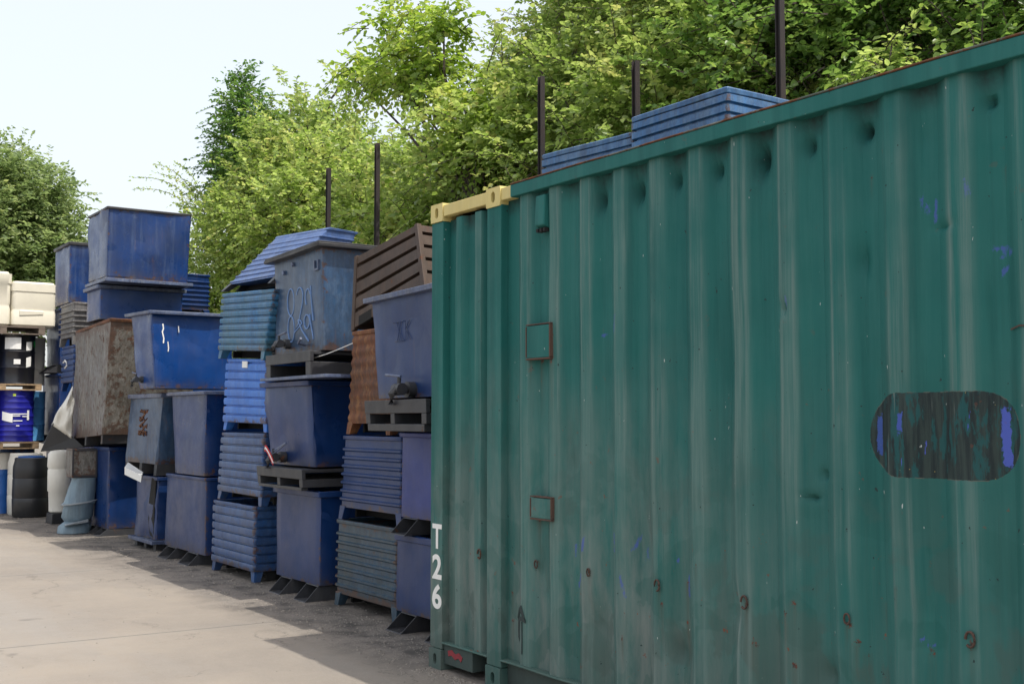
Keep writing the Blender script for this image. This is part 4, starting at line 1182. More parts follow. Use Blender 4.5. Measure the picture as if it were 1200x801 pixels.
pallet('wooden_pallet', 'light wooden pallet under the deep blue drum', -.58, 20.02, 1.055, h=.115)
c = (.300, KY, 1.173)
t = drum('steel_drum', 'deep blue steel drum with white labels, between two wooden pallets', c, R, .83, DBLUE_DR, ribs=(.12, .22, .33, .5, .66, .78, .88), group='drums at the far end')
drum_label(t, c, R, 236, .40, .17, .14, tilt=-.25)
for i, (a, z, w) in enumerate(((262, .45, .16), (263, .42, .12), (285, .45, .15), (289, .41, .08), (268, .34, .14), (268, .26, .05), (301, .43, .04))):
    drum_label(t, c, R, a, z, w, .016 if i != 6 else .16, name='label_line')
drum_label(t, c, R, 256, .76, .045, .04, YEL_LB, name='round_sticker')
c = (-.31, KY, 1.173)
drum('steel_drum', 'deep blue steel drum at the left picture edge, beside the labelled one', c, R, .83, DBLUE_DR, ribs=(.33, .66), group='drums at the far end')
c = (.565, 20.75, 1.173)
drum('steel_drum', 'light blue drum peeping out behind the deep blue drum', c, R, .83, LBLUE_DR, group='drums at the far end')
pallet('wooden_pallet', 'light wooden pallet under the black drum', -.56, 20.02, 2.006, h=.105)
c = (.295, KY, 2.114)
t = drum('steel_drum', 'black steel drum with white paper labels, under the grey pallet', c, R, .80, BLACK_DR, group='drums at the far end')
drum_label(t, c, R, 248, .66, .25, .19); drum_label(t, c, R, 300, .62, .11, .14, tilt=.1)
drum_label(t, c, R, 262, .36, .10, .08); drum_label(t, c, R, 299, .36, .09, .16, tilt=.3); drum_label(t, c, R, 327, .66, .05, .10, GREEN_LB, name='green_sticker')
c = (-.31, KY, 2.114)
t = drum('steel_drum', 'blue steel drum at the left picture edge, beside the black one', c, R, .80, BLUE_PL, group='drums at the far end')
drum_label(t, c, R, 300, .66, .05, .06, GREEN_LB, name='green_sticker')
c = (.565, 20.85, 2.114)
drum('white_drum', 'white drum peeping out behind the black labelled drum', c, R, .80, WHITE_PL, group='drums at the far end')
pallet('wooden_pallet', 'weathered grey pallet carrying the cream tanks', -.62, 19.98, 2.918, w=1.28, h=.13, mat=OLDWOOD)

def poly_tank(label, x0, x1, y0, y1, z0, z1, notch=True):
    t = thing('plastic_tank', label, 'tank', ((x0 + x1) / 2, (y0 + y1) / 2, z0), 'cream plastic tanks on the pallet')
    mb = MB(); h = z1 - z0
    def ring(z, o, r=.07):
        pts = []
        for (cx, cy, a0) in ((x1 - r - o, y0 + r + o, -90), (x1 - r - o, y1 - r - o, 0), (x0 + r + o, y1 - r - o, 90), (x0 + r + o, y0 + r + o, 180)):
            for k in range(5):
                a = math.radians(a0 + 90 * k / 4); pts.append((cx + r * math.cos(a), cy + r * math.sin(a), z))
        return pts
    mb.loft([ring(z0, .03), ring(z0 + .03, .0), ring(z0 + h * .32, .0), ring(z0 + h * .355, .008), ring(z0 + h * .39, .008), ring(z0 + h * .44, 0), ring(z0 + h * .76, 0), ring(z0 + h * .78, -.012),
             ring(z0 + h * .96, -.015), ring(z0 + h * .97, .02), ring(z1, .03)])
    mb.build('body', CREAM_PL, t, smooth=35)
    if notch:
        m2 = MB(); a = x0 + .12
        m2.hexa([(a, y0 - .012, z0 + .17), (x1 - .2, y0 - .012, z0 + .20), (x1 - .2, y0 + .02, z0 + .2), (a, y0 + .02, z0 + .17), (a, y0 - .016, z0 + .26), (x1 - .2, y0 - .012, z0 + .26), (x1 - .2, y0 + .02, z0 + .27), (a, y0 + .02, z0 + .27)])
        m2.build('moulded_ledge', CREAM_PL, t, bevel=.012)
    return t
poly_tank('cream plastic tank on the weathered pallet, beside the far bins', .135, .83, 20.0, 20.95, 3.05, 3.79)
poly_tank('taller cream plastic tank cut by the left picture edge', -.75, .12, 19.98, 20.9, 3.05, 3.93)

# white slim tank on a dark block, crushed drum, rusty box, leaning sheet
t = thing('white_tank', 'slim translucent white plastic tank on a dark block', 'tank', (.49, 18.0, .16))
mb = MB(); mb.lathe((.49, 18.0, .165), [(.13, 0), (.15, .02), (.16, .3), (.175, .32), (.175, .62), (.165, .64), (.18, .68), (.18, .86), (.15, .90), (.06, .92)], 24, wob=.012); mb.build('body', WHITE_PL, t, smooth=40)
mb = MB(); mb.lathe((.49, 18.0, 1.08), [(.05, 0), (.05, .03), (.03, .035)], 14); mb.build('cap', WHITE_PL, t, smooth=40)
mb = MB(); mb.hexa([(.34, 17.82, .004), (.66, 17.82, .004), (.66, 18.18, .004), (.34, 18.18, .004), (.35, 17.83, .16), (.64, 17.83, .16), (.64, 18.17, .155), (.35, 18.17, .155)])
o = mb.build('block', BLACK_PL, bevel=.01); tag(o, 'dark block under the slim white tank', 'block')
t = thing('crushed_drum', 'crushed pale blue drum with torn sheet at its foot, on the ground', 'drum', (.36, 16.32, .004), 'drums at the far end')
mb = MB(); rings = []
for z, r, dx in ((0, .20, -.06), (.01, .215, -.06), (.10, .21, -.05), (.16, .15, -.03), (.22, .20, -.02), (.38, .195, 0), (.40, .215, 0), (.42, .195, 0), (.60, .18, .03), (.72, .165, .05), (.745, .17, .05), (.745, .14, .05)):
    rings.append([(.35 + dx + (r + .02 * noise.noise(Vector((math.cos(a) * 2, math.sin(a) * 2, z * 5)))) * math.cos(a), 16.3 + (r * .9 + .02 * noise.noise(Vector((math.cos(a) * 3, math.sin(a) * 2, z * 7)))) * math.sin(a), .004 + z) for a in [2 * math.pi * j / 28 for j in range(28)]])
mb.loft(rings); mb.build('body', DENTGREY, t, smooth=50)
mb = MB(); mb.tube([(.35 + .225 * math.cos(a), 16.3 + .205 * math.sin(a), .42 + .03 * math.cos(a)) for a in [2 * math.pi * j / 24 for j in range(25)]], .012, 6); mb.build('hoop', GREY_DR, t, smooth=60)
mb = MB(); mb.hexa([(.12, 16.08, .12), (.40, 16.02, .17), (.42, 16.12, .17), (.14, 16.2, .12), (.12, 16.07, .13), (.40, 16.01, .20), (.42, 16.12, .20), (.14, 16.2, .14)]); mb.build('torn_sheet', GREY_DR, t)
t = thing('rusty_box', 'small rusty steel box balanced on the crushed drum', 'box', (.37, 16.35, .75))
mb = MB(); mb.hexa([(.22, 16.18, .755), (.54, 16.18, .755), (.54, 16.5, .755), (.22, 16.5, .755), (.21, 16.18, 1.14), (.53, 16.18, 1.14), (.53, 16.5, 1.14), (.21, 16.5, 1.14)]); mb.build('body', PEEL, t, bevel=.004)
mb = MB()
for a, b_ in (((.212, 16.168, .757), (.232, 16.178, 1.14)), ((.52, 16.168, .757), (.54, 16.178, 1.14)), ((.232, 16.168, 1.11), (.52, 16.178, 1.14)), ((.232, 16.168, .757), (.52, 16.178, .785))):
    mb.box(a, b_)
mb.build('frame', DARKST, t)
t = thing('leaning_sheet', 'bent white sheet hanging out beside the rusty giant, its underside black', 'sheet', (.3, 17.1, 1.2))
A_, B_, C_, D_ = [Vector(p) for p in ((0.416, 17.100, 2.012), (0.140, 17.100, 1.466), (0.398, 17.000, 1.261), (0.416, 16.980, 1.791))]
mb = MB(); g_n = 12
for i in range(g_n + 1):
    for j in range(g_n + 1):
        u, w = i / g_n, j / g_n
        p = A_.lerp(B_, u).lerp(D_.lerp(C_, u), w)
        q = .05 * math.sin(3.1 * u) * math.sin(3.1 * w) + .05 * noise.noise(Vector((u * 2.2, w * 3, 4))) + .02 * noise.noise(Vector((u * 7, w * 5, 1)))
        mb.v.append((p.x - q * .6, p.y - q * 1.6, p.z + q * .3 - .03 * math.sin(3.1 * w) * (1 - u)))
for i in range(g_n):
    for j in range(g_n):
        k = i * (g_n + 1) + j; mb.f.append((k, k + 1, k + g_n + 2, k + g_n + 1))
o = mb.build('white_panel', WHITE_PL, t, smooth=70)
md = o.modifiers.new('thickness', 'SOLIDIFY'); md.thickness = .008
mb = MB()
A_, B_, C_, D_ = [Vector(p) for p in ((0.162, 17.100, 1.490), (0.024, 17.200, 1.082), (0.563, 16.900, 1.140), (0.421, 17.000, 1.285))]
mb.hexa([B_, C_, C_ + Vector((.05, .25, .02)), B_ + Vector((.1, .25, .02)), A_, D_, D_ + Vector((.05, .25, 0)), A_ + Vector((.1, .25, 0))]); mb.build('dark_fold', BLACK_PL, t, bevel=.01)

# ---------------------------------------------------------------- posts behind the stacks
posts = [(2.750, 13.680, 4.826), (2.750, 12.301, 4.881), (2.750, 8.914, 4.865), (2.750, 7.521, 4.656), (2.750, 5.865, 4.830)]
desc = ['slim rusty steel post, leftmost of the five', 'rusty steel post behind the slumped and brown stacks', 'dark steel post behind the container, left of the roof bins',
        'dark steel post rising where the two roof bins meet', 'tallest dark steel post, behind the near end of the roof bins']
for (x, y, z), d_ in zip(posts, desc):
    mb = MB(); w = .026
    z = z if z < 5.6 else 5.6
    lx = random.Random(int(y * 10)).uniform(-.01, .01)
    for (a, b_, c_, e) in ((-w, w, -w, -w + .008), (-w, w, w - .008, w), (-.004, .004, -w + .009, w - .009)):
        mb.hexa([(x + a, y + c_, 0), (x + b_, y + c_, 0), (x + b_, y + e, 0), (x + a, y + e, 0), (x + a + lx, y + c_, z), (x + b_ + lx, y + c_, z), (x + b_ + lx, y + e, z), (x + a + lx, y + e, z)])
    o = mb.build('steel_post', POLE, bevel=.001)
    tag(o, d_, 'post', 'steel posts behind the stacks')

# ---------------------------------------------------------------- trees
def leaf_mat(name, a, b_, yel=(.30, .30, .06), tr=.45, scale=1.2):
    m, nt, b = mat_new(name)
    at_ = N(nt, "ShaderNodeVertexColor", layer_name='tint')
    sc = N(nt, "ShaderNodeSeparateColor"); nt.links.new(at_.outputs[0], sc.inputs[0])
    c = mix(nt, sc.outputs[0], a, b_)
    c = mix(nt, mathn(nt, 'MULTIPLY', sc.outputs[1], .7), c, yel)
    wv = world_vec(nt)
    c = mix(nt, mathn(nt, 'MULTIPLY', noise_fac(nt, wv, 1.1, 4, .6, .45, .7), .45), c, tuple(q * .45 for q in a))      # older, darker growth
    c = mix(nt, mathn(nt, 'MULTIPLY', noise_fac(nt, world_vec(nt, (1, 1, 1), (9, 4, 2)), 1.7, 4, .6, .54, .7), .5), c, tuple(min(.6, q * 1.25) for q in yel))  # fresh yellowish shoots
    nt.links.new(c, b.inputs['Base Color'])
    b.inputs['Roughness'].default_value = .36
    b.inputs['Specular IOR Level'].default_value = .4
    tl = N(nt, "ShaderNodeBsdfTranslucent")
    hs = N(nt, "ShaderNodeHueSaturation"); hs.inputs['Saturation'].default_value = 1.1; hs.inputs['Value'].default_value = 1.7; hs.inputs['Hue'].default_value = .49
    nt.links.new(c, hs.inputs['Color']); nt.links.new(hs.outputs[0], tl.inputs['Color'])
    ms = N(nt, "ShaderNodeMixShader"); ms.inputs[0].default_value = tr
    nt.links.new(b.outputs[0], ms.inputs[1]); nt.links.new(tl.outputs[0], ms.inputs[2])
    out = [n for n in nt.nodes if n.type == 'OUTPUT_MATERIAL'][0]
    nt.links.new(ms.outputs[0], out.inputs[0])
    return m
L_VINE = leaf_mat("vine_leaf", (.15, .24, .045), (.36, .45, .16), (.50, .45, .18), tr=.52)
L_MID = leaf_mat("mid_leaf", (.13, .215, .045), (.33, .42, .14), (.48, .44, .18), tr=.52)
L_BIG = leaf_mat("broad_leaf", (.16, .27, .04), (.34, .45, .11), (.45, .44, .14), tr=.5)
L_DARK = leaf_mat("elm_leaf", (.05, .125, .03), (.13, .23, .06), (.20, .27, .06), tr=.5)
L_DEEP = leaf_mat("shade_tree_leaf", (.075, .155, .035), (.21, .32, .09), (.30, .37, .10), tr=.5)
L_FAR = leaf_mat("grey_green_leaf", (.12, .185, .065), (.25, .32, .14), (.28, .30, .12), tr=.5)
BARK = plain("bark", (.085, .065, .05), .9, 0, .5, 18, 20, .4)
BARKG = plain("pale_bark", (.20, .17, .14), .9, 0, .4, 18, 21, .4)

def leaves(name, P, D, size, mat, parent, rng, asp=.55, yel=.03):
    """one mesh of small folded leaves at P pointing along D"""
    n = len(P)
    D = D / np.maximum(1e-6, np.linalg.norm(D, axis=1))[:, None]
    up = np.tile(np.array([0, 0, 1.0]), (n, 1)) + rng.normal(0, .55, (n, 3))
    sdv = np.cross(D, up); sdv /= np.maximum(1e-6, np.linalg.norm(sdv, axis=1))[:, None]
    nn = np.cross(sdv, D)
    L = (size * rng.uniform(.6, 1.25, n))[:, None]; w = L * asp * .5
    droop = -nn * L * rng.uniform(0, .25, n)[:, None]
    v = np.empty((n, 6, 3), dtype=np.float32)
    lift = nn * L * rng.uniform(.03, .16, n)[:, None]
    v[:, 0] = P; v[:, 1] = P + D * L * .28 + sdv * w + lift; v[:, 2] = P + D * L * .66 + sdv * w * .8 + lift + droop * .4
    v[:, 3] = P + D * L + droop; v[:, 4] = P + D * L * .66 - sdv * w * .8 + lift + droop * .4; v[:, 5] = P + D * L * .28 - sdv * w + lift
    base = np.array(BASE[parent], dtype=np.float32)
    v -= base
    me = bpy.data.meshes.new(name)
    me.vertices.add(n * 6); me.vertices.foreach_set('co', v.ravel())
    idx = (np.arange(n, dtype=np.int32)[:, None] * 6 + np.array([0, 1, 2, 3, 0, 3, 4, 5], dtype=np.int32)).ravel()
    me.loops.add(n * 8); me.loops.foreach_set('vertex_index', idx)
    me.polygons.add(n * 2)
    me.polygons.foreach_set('loop_start', np.arange(0, n * 8, 4, dtype=np.int32))
    me.polygons.foreach_set('loop_total', np.full(n * 2, 4, dtype=np.int32))
    me.update(calc_edges=True)
    col = np.ones((n, 6, 4), dtype=np.float32)
    col[:, :, 0] = rng.random(n)[:, None]
    col[:, :, 1] = (rng.random(n) < yel)[:, None] * rng.random(n)[:, None]
    col[:, :, 2] = 0
    ca = me.color_attributes.new('tint', 'FLOAT_COLOR', 'POINT')
    ca.data.foreach_set('color', col.ravel())
    me.materials.append(mat)
    o = bpy.data.objects.new(name, me); COL.objects.link(o); o.parent = parent
    return o

def tree(name, label, base, blobs, mat, leaf=.08, dens=1.0, seed=1, spiky=.5, trunk_r=.1, group=None, cat='tree', bark=None, yel=.03, asp=.55, droop=0., clump=.33, shoots_mesh=True, lean=None):
    """blobs: (centre, radii). Shoots with leaves grow out of small clumps spread through each blob."""
    rng = np.random.default_rng(seed)
    t = thing(name, label, cat, base, group)
    P = []; D = []
    mb = MB()
    top = max(b[0][2] for b in blobs)
    main = Vector(base)
    cen = Vector((sum(b[0][0] for b in blobs) / len(blobs), sum(b[0][1] for b in blobs) / len(blobs), top * .62))
    if lean: cen = Vector(lean)
    mid = main.lerp(cen, .5) + Vector((rng.normal(0, .12), rng.normal(0, .12), 0))
    mb.tube([main - Vector((0, 0, .05)), main.lerp(mid, .5), mid, cen], [trunk_r * 1.25, trunk_r, trunk_r * .8, trunk_r * .55], 8)
    for (c, rad) in blobs:
        c = np.array(c, float); rad = np.array(rad, float)
        vc = Vector(c)
        a = mid.lerp(cen, rng.uniform(.2, 1.0))
        q = a.lerp(vc, .5) + Vector((rng.normal(0, .1), rng.normal(0, .1), rng.normal(.05, .1)))
        mb.tube([a, q, vc], [trunk_r * .5, trunk_r * .35, trunk_r * .18], 6)
        area = (rad[0] * rad[1] + rad[1] * rad[2] + rad[0] * rad[2]) * 4.2
        ncl = max(5, int(area / (clump * clump) * .85 * dens))
        d = rng.normal(0, 1, (ncl, 3)); d /= np.linalg.norm(d, axis=1)[:, None]
        rr = rng.random(ncl) ** .33 * .45 + .5
        cl = c + d * rad * rr[:, None]
        for k in range(ncl):
            if rng.random() < .12: continue
            if rng.random() < .25:
                mb.tube([vc.lerp(Vector(cl[k]), .15), Vector(cl[k])], [trunk_r * .13, trunk_r * .05], 4)
            ns = rng.integers(5, 9)
            for s_ in range(ns):
                o = cl[k] + rng.normal(0, clump * .35, 3)
                sd_ = d[k] * .7 + rng.normal(0, .6, 3) + np.array([0, 0, .35 - droop])
                sd_ /= np.linalg.norm(sd_)
                Ls = clump * rng.uniform(.7, 1.3) * (1 + (spiky * 2.0 if rng.random() < .16 else 0))
                nl = max(4, int(Ls / (leaf * .42)))
                tt = np.linspace(.05, 1, nl)
                curve = np.array([0, 0, -.25 - droop * .6]) * Ls
                pp = o + sd_ * Ls * tt[:, None] + curve * (tt ** 2)[:, None]
                side = np.cross(sd_, [0, 0, 1.0]) ; side /= max(1e-6, np.linalg.norm(side))
                sg = np.where(np.arange(nl) % 2 == 0, 1, -1)[:, None]
                dd = sd_ * .6 + side * sg * .9 + rng.normal(0, .3, (nl, 3)) + np.array([0, 0, -.15 - droop * .4])
                P.append(pp); D.append(dd)
                if shoots_mesh and Ls > clump * 1.5:
                    mb.tube([o, o + sd_ * Ls * .5 + curve * .25, o + sd_ * Ls + curve], [.008, .006, .003], 3)
    P = np.concatenate(P); D = np.concatenate(D)
    leaves('crown', P, D, leaf, mat, t, rng, asp, yel)
    mb.build('trunk', bark or BARK, t, smooth=60, recalc=False)
    return t, len(P)

total = 0
GV = 'vine-covered shrubs behind the stacks'
# bright vine-covered shrubs right behind the posts, X 3.4 to 5
vine = [
    ((4.800, 23.850, 4.756), (1.05, 1.7, 1.3), 'yellow-green vine shrub right of the topmost bin'),
    ((4.800, 20.609, 5.095), (1.05, 1.7, 1.6), 'thick bright vine shrub below the dark spiky elm'),
    ((4.600, 17.898, 4.861), (1.05, 1.6, 1.5), 'bright vine shrub behind the leftmost steel post'),
    ((4.500, 15.678, 4.037), (0.95, 1.5, 1.3), 'bright vine shrub behind the post near the brown crate'),
    ((4.400, 13.716, 4.135), (0.95, 1.3, 1.3), 'vine shrub above the yellow container corners'),
    ((4.300, 11.872, 4.670), (0.95, 1.2, 1.2), 'leafy shrub left of the dark post by the roof bins'),
    ((4.300, 10.142, 4.703), (0.95, 1.1, 1.2), 'leafy shrub above the lower roof bin'),
    ((4.300, 8.590, 4.879), (0.95, 1.1, 1.3), 'leafy shrub above the higher roof bin'),
    ((4.300, 7.109, 4.769), (0.95, 1.0, 1.2), 'deep green shrub behind the tallest post'),
    ((4.300, 5.662, 4.578), (0.95, .9, 1.1), 'deep green shrub above the near end of the container'),
]
for i, (c, r, lab) in enumerate(vine):
    rg = random.Random(i)
    bl = [(c, r)]
    for k in range(4):
        bl.append(((c[0] + rg.uniform(-.5, .9), c[1] + rg.uniform(-1.2, 1.2), c[2] + rg.uniform(-.9, .45)), (.6, .7, .65)))
    bl.append(((c[0], c[1], max(1.2, c[2] - 2.2)), (r[0], r[1], 1.2)))
    m_ = L_VINE if i < 6 else (L_MID if i < 8 else L_DEEP)
    t, n = tree('vine_shrub', lab, (c[0], c[1], 0), bl, m_, leaf=.082 if i < 6 else .068, dens=.80, seed=20 + i, spiky=.35, trunk_r=.06, group=GV, cat='shrub', yel=.10 if i < 6 else .04, asp=.75, clump=.36)
    total += n
GT = 'trees on the bank behind the stacks'
# dark spiky elm
t, n = tree('elm_tree', 'dark green spiky elm rising highest left of the posts', (5.200, 22.840, 2.787)[:2] + (0,), [
    ((5.200, 22.956, 7.938), (.40, .40, .65)), ((5.200, 22.651, 7.419), (.5, .5, .6)), ((5.200, 23.363, 7.194), (.55, .55, .6)), ((5.200, 22.292, 6.544), (.7, .7, .7)), ((5.200, 23.635, 6.594), (.55, .55, .45)), ((5.200, 23.174, 8.522), (.20, .20, .45)), ((5.200, 24.143, 6.548), (.30,.30,.25)),
    ((5.200, 21.868, 7.259), (.3, .3, .4)), ((5.200, 22.974, 6.028), (.6, .6, .5))],
    L_DARK, leaf=.095, dens=1.25, seed=51, spiky=.55, trunk_r=.12, group=GT, yel=.01, clump=.28); total += n
t, n = tree('bank_tree', 'light green tree with several upright spikes, just right of the elm', (5.600, 20.956, 2.718)[:2] + (0,), [
    ((5.600, 21.935, 7.187), (.8, .8, .7)), ((5.600, 21.528, 7.914), (.20, .20, .5)), ((5.600, 20.203, 6.842), (.8, .8, .7)), ((5.600, 19.691, 7.561), (.28, .28, .6)), ((5.600, 20.658, 6.305), (1.3, 1.3, 1.0)), ((5.600, 22.307, 7.730), (.25, .25, .35)), ((5.600, 18.978, 6.328), (.7, .7, .5)),
    ((5.600, 20.687, 7.330), (.45, .45, .35)), ((5.600, 19.351, 7.126), (.22, .22, .35))],
    L_MID, leaf=.10, dens=.8, seed=52, spiky=.6, trunk_r=.13, group=GT, yel=.05, clump=.33); total += n
t, n = tree('bank_tree', 'mid green tree in the dip between the spiked tree and the sapling', (6.200, 18.391, 2.627)[:2] + (0,), [
    ((6.200, 18.937, 5.802), (1.0, 1.1, .6)), ((6.200, 17.646, 5.589), (.9, 1.1, .6)), ((6.200, 16.203, 5.495), (1.0, 1.1, .7)), ((6.200, 19.650, 6.681), (.30, .30, .4)), ((6.200, 18.778, 6.384), (.3, .3, .35)), ((6.200, 17.806, 6.108), (.25, .25, .3)), ((6.200, 19.998, 5.927), (1.1, 1.1, .6)), ((6.200, 16.906, 5.867), (.3, .3, .3))],
    L_MID, leaf=.10, dens=.8, seed=53, spiky=.4, trunk_r=.13, group=GT, yel=.04, clump=.33); total += n
# arching twigs at the far left of the bank
rng = np.random.default_rng(54)
root_ = (4.600, 22.433, 4.310)
t = thing('arching_shrub', 'thin arching twigs reaching left over the topmost bin', 'shrub', root_[:2] + (0,), GV)
mb = MB(); P = []; D = []
mb.tube([root_[:2] + (0,), root_], [.05, .03], 6)
for q in [
        [(4.400, 22.261, 4.969), (4.400, 23.324, 6.268), (4.400, 24.726, 7.065), (4.400, 26.562, 7.459)],
        [(4.600, 22.808, 5.053), (4.600, 24.044, 6.129), (4.600, 25.911, 6.910), (4.600, 28.913, 7.267)],
        [(4.700, 23.082, 5.095), (4.700, 24.453, 6.391), (4.700, 25.928, 7.122), (4.700, 29.062, 7.608)],
        [(4.900, 23.476, 5.160), (4.900, 24.602, 6.723), (4.900, 25.527, 7.214), (4.900, 26.561, 7.563)],
        [(4.400, 22.252, 4.795), (4.400, 23.670, 5.868), (4.400, 24.395, 6.199), (4.400, 25.026, 6.297)],
        [(4.600, 22.660, 5.035), (4.600, 23.362, 6.115), (4.600, 24.062, 6.466), (4.600, 24.621, 6.691)],
        [(4.700, 23.091, 5.275), (4.700, 24.572, 6.562), (4.700, 25.326, 6.919), (4.700, 27.129, 7.375)],
        [(4.900, 23.476, 5.160), (4.900, 24.454, 5.940), (4.900, 25.302, 6.257), (4.900, 26.211, 6.795)],
        [(4.400, 21.926, 4.928), (4.400, 22.547, 5.878), (4.400, 23.055, 6.045), (4.400, 23.269, 6.205)],
        [(4.600, 22.321, 4.993), (4.600, 22.842, 5.767), (4.600, 23.358, 6.024), (4.600, 24.266, 6.238)]]:
    q = [np.array(p) for p in q]
    tt = np.linspace(0, 1, 34)[:, None]
    c_ = q[0] * (1 - tt) ** 3 + 3 * q[1] * tt * (1 - tt) ** 2 + 3 * q[2] * tt ** 2 * (1 - tt) + q[3] * tt ** 3
    mb.tube([tuple(p) for p in c_[::3]], [.012 - .0008 * i for i in range(len(c_[::3]))], 4)
    for i in range(4, 34):
        d = c_[i] - c_[i - 1]; d /= np.linalg.norm(d)
        for k in range(4):
            side = rng.normal(0, 1, 3); side[2] *= .5; side[2] -= .15
            off = rng.random() * .16 * (1 if k > 1 else 0)
            P.append(c_[i] + side * off * .6); D.append(d * .6 + side * .8)
leaves('crown', np.array(P), np.array(D), .078, L_VINE, t, rng, .5, .06)
mb.build('trunk', BARK, t, recalc=False); total += len(P)
# broad-leaved sapling leaning left with bare limbs showing
t, n = tree('leaning_sapling', 'leaning broad-leaved sapling with bare dark limbs, left of the tall bank trees', (3.900, 10.421, 3.085)[:2] + (0,), [
    ((3.900, 13.819, 6.337), (.42, .45, .28)), ((3.900, 14.793, 6.595), (.30, .35, .14)), ((3.900, 14.327, 6.961), (.22, .25, .22)), ((3.900, 13.005, 6.480), (.35, .35, .38)), ((3.900, 12.679, 6.882), (.28, .3, .3)), ((3.900, 15.404, 6.722), (.16, .25, .06)),
    ((3.900, 13.622, 6.014), (.30, .30, .12)), ((3.900, 12.459, 5.884), (.28, .28, .25)), ((3.900, 12.087, 5.410), (.35, .35, .25)), ((3.900, 13.353, 7.165), (.2, .2, .25)), ((3.900, 14.409, 7.271), (.12,.15,.12)), ((3.900, 13.113, 6.102), (.35,.35,.22)), ((3.900, 11.847, 5.034), (.3,.3,.25))],
    L_BIG, leaf=.095, dens=.85, seed=55, spiky=.55, trunk_r=.05, group=GT, yel=.05, asp=.62, clump=.22, droop=.25, lean=(3.900, 12.561, 5.404)); total += n
t, n = tree('bank_tree', 'tall light green tree right of the sky gap', (5.800, 13.020, 2.385)[:2] + (0,), [
    ((5.800, 12.704, 6.081), (.9, .9, 1.0)), ((5.800, 13.384, 6.367), (.35, .35, .5)), ((5.800, 12.311, 6.585), (.8, .8, .8)), ((5.800, 11.749, 6.900), (.9, .9, .8)), ((5.800, 13.258, 5.526), (.8, .8, .8)), ((5.800, 12.031, 6.040), (1.0, 1.0, 1.0)), ((5.800, 14.089, 5.176), (.8, .8, .55)), ((5.800, 11.133, 7.284), (1.0, 1.0, .9)), ((5.800, 12.801, 6.839), (.4, .4, .4))],
    L_MID, leaf=.07, dens=.95, seed=61, spiky=.5, trunk_r=.14, group=GT, yel=.07, clump=.36, bark=BARKG); total += n
t, n = tree('bank_tree', 'light green tree behind the two roof bins', (5.400, 10.716, 2.275)[:2] + (0,), [
    ((5.400, 11.005, 6.163), (1.0, 1.0, 1.1)), ((5.400, 10.355, 6.307), (1.0, 1.0, 1.0)), ((5.400, 9.760, 5.831), (1.0, 1.0, 1.1)), ((5.400, 10.601, 5.522), (1.0, 1.0, .9)), ((5.400, 10.346, 7.047), (1.1, 1.1, 1.0)), ((5.400, 11.709, 5.329), (.9, .9, .8))],
    L_MID, leaf=.07, dens=.9, seed=62, spiky=.5, trunk_r=.13, group=GT, yel=.06, clump=.36, bark=BARKG); total += n
t, n = tree('bank_tree', 'yellowish green tree left of the tallest post', (5.200, 8.928, 2.193)[:2] + (0,), [
    ((5.200, 8.996, 5.878), (1.0, 1.0, 1.1)), ((5.200, 8.619, 5.303), (1.0, 1.0, .9)), ((5.200, 8.358, 6.065), (1.0, 1.0, 1.0)), ((5.200, 9.344, 5.193), (.8, .8, .8)), ((5.200, 9.116, 6.692), (1.0, 1.0, .8))],
    L_MID, leaf=.07, dens=.85, seed=63, spiky=.5, trunk_r=.13, group=GT, yel=.08, clump=.36); total += n
t, n = tree('shade_tree', 'deep green shady tree right of the tallest post', (5.000, 7.262, 2.116)[:2] + (0,), [
    ((5.000, 7.500, 5.497), (1.0, 1.0, 1.0)), ((5.000, 6.990, 5.100), (.9, .9, .9)), ((5.000, 6.595, 5.393), (1.0, 1.0, 1.0)), ((5.000, 7.275, 6.025), (1.1, 1.1, .9)), ((5.000, 7.676, 4.941), (.8, .8, .7))],
    L_DEEP, leaf=.065, dens=.8, seed=64, spiky=.4, trunk_r=.14, group=GT, yel=.02, clump=.34); total += n
t, n = tree('shade_tree', 'deep green shady tree above the right-hand end of the photo', (4.800, 5.762, 2.046)[:2] + (0,), [
    ((4.800, 5.923, 4.996), (.9, .9, .9)), ((4.800, 5.361, 4.975), (.9, .9, .9)), ((4.800, 5.583, 5.408), (1.0, 1.0, .8)), ((4.800, 5.144, 4.698), (.8, .8, .8)), ((4.800, 6.276, 4.791), (.6, .6, .5))],
    L_DEEP, leaf=.065, dens=.8, seed=65, spiky=.4, trunk_r=.13, group=GT, yel=.02, clump=.34); total += n
t, n = tree('broad_leaf_bush', 'bright pinnate-leaved bush poking up before the deep green trees', (3.200, 5.321, 2.725)[:2] + (0,), [
    ((3.200, 5.284, 4.168), (.12, .12, .16)), ((3.200, 5.386, 4.034), (.14, .14, .12)), ((3.200, 5.215, 3.930), (.15, .15, .12))],
    L_MID, leaf=.07, dens=1.0, seed=66, spiky=.6, trunk_r=.03, group=GV, cat='shrub', asp=.5, clump=.13, droop=.2); total += n
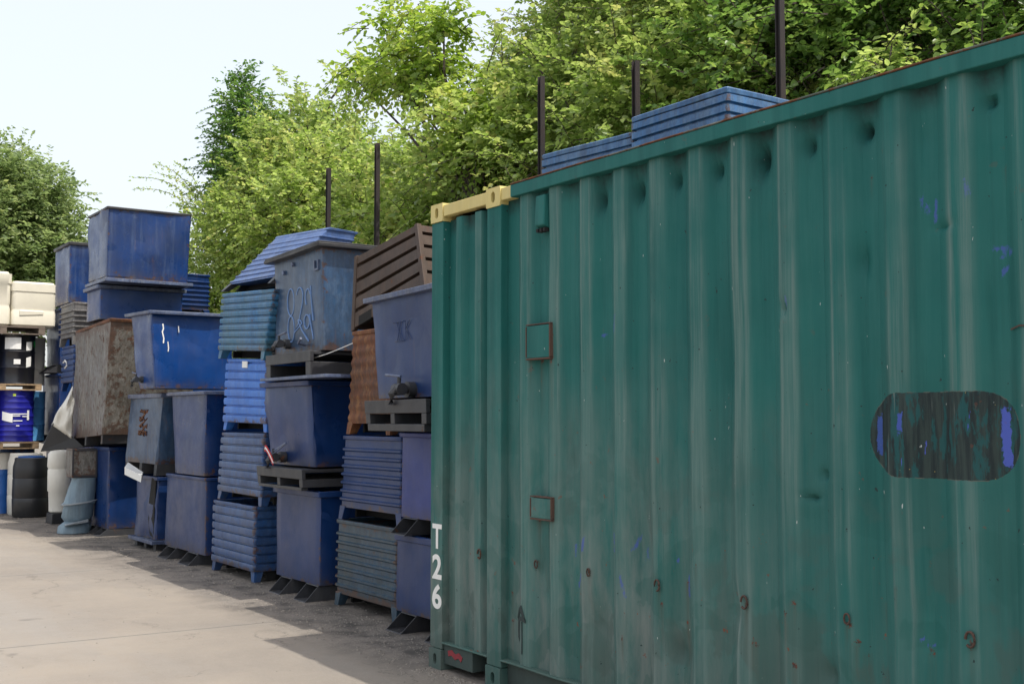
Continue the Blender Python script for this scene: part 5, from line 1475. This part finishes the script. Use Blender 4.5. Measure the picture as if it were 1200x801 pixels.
# a second rank of fuller trees behind, closing the bank
rank = [(8.2, 4.0, 7.5), (8.6, 7.2, 8.3), (8.4, 10.4, 8.6), (8.8, 13.6, 8.8), (8.6, 17.0, 7.4), (8.8, 20.2, 6.8), (9.2, 24.0, 7.2), (9.4, 28.0, 8.0), (7.6, 0.8, 7.5)]
rlab = ['rear bank tree behind the shady trees', 'rear bank tree behind the tallest post', 'rear bank tree behind the roof bins', 'rear bank tree right of the sky gap', 'rear bank tree beyond the leaning sapling', 'low rear tree beyond the sapling tip',
        'rear bank tree beyond the spiked tree', 'rear bank tree beyond the spiky elm', 'rear bank tree at the near end of the container']
for i, ((x, y, h), lab) in enumerate(zip(rank, rlab)):
    rg = random.Random(40 + i)
    bl = [((x + rg.uniform(-.6, .6), y + rg.uniform(-1.3, 1.3), h * q), (1.3, 1.5, h * .14)) for q in (.25, .4, .5, .62, .72, .82)]
    bl.append(((x, y, h * .93), (.8, .9, .6)))
    t, n = tree('rear_tree', lab, (x, y, 0), bl, L_DEEP if i in (0, 1, 8) else L_MID, leaf=.12, dens=.42, seed=80 + i, spiky=.3, trunk_r=.16, group='rear rank of bank trees', clump=.5, shoots_mesh=False)
    total += n
# far tree at the left
far = [((4.046, 42.000, 9.275), (1.9, 1.9, 1.4)), ((4.881, 42.000, 8.921), (1.6, 1.6, 1.2)), ((3.677, 42.000, 7.915), (2.3, 2.3, 1.9)), ((5.327, 42.000, 7.919), (1.4, 1.4, 1.1)), ((4.793, 42.000, 6.980), (2.0, 2.0, 1.4)), ((3.722, 42.000, 6.314), (2.2, 2.2, 1.6)), ((2.727, 42.000, 8.693), (2.3, 2.3, 2.0)),
       ((3.751, 42.000, 10.126), (1.2, 1.2, .7)), ((5.643, 42.000, 8.851), (.6, .6, .5)), ((5.685, 42.000, 7.200), (.9, .9, .7)), ((4.413, 42.000, 5.774), (2.3, 2.3, 1.1)), ((5.662, 42.000, 5.851), (1.6, 1.6, 1.0)), ((1.599, 42.000, 7.722), (3, 3, 2.6)), ((4.723, 42.000, 9.650), (.8, .8, .6))]
t, n = tree('far_tree', 'large round grey green tree far off at the left edge', (3.121, 42.000, 8.735)[:2] + (0,), far, L_FAR, leaf=.17, dens=1.15, seed=90, spiky=.35, trunk_r=.09, group=None, lean=(3.962, 42.000, 7.355), clump=.62, shoots_mesh=False, yel=.01); total += n
# low undergrowth between the stacks and the bank
rng = np.random.default_rng(77)
t = thing('undergrowth', 'tangled green undergrowth on the ground behind the stacks', 'undergrowth', (4.5, 14, 0))
t['kind'] = 'stuff'
k = 26000
P = np.stack([rng.uniform(3.2, 8, k), rng.uniform(-6, 30, k), rng.random(k) ** 2 * .9 + .02], 1)
leaves('foliage', P, rng.normal(0, 1, (k, 3)) + [0, 0, .6], .12, L_MID, t, rng, .6, .03)
print('LEAVES', total)
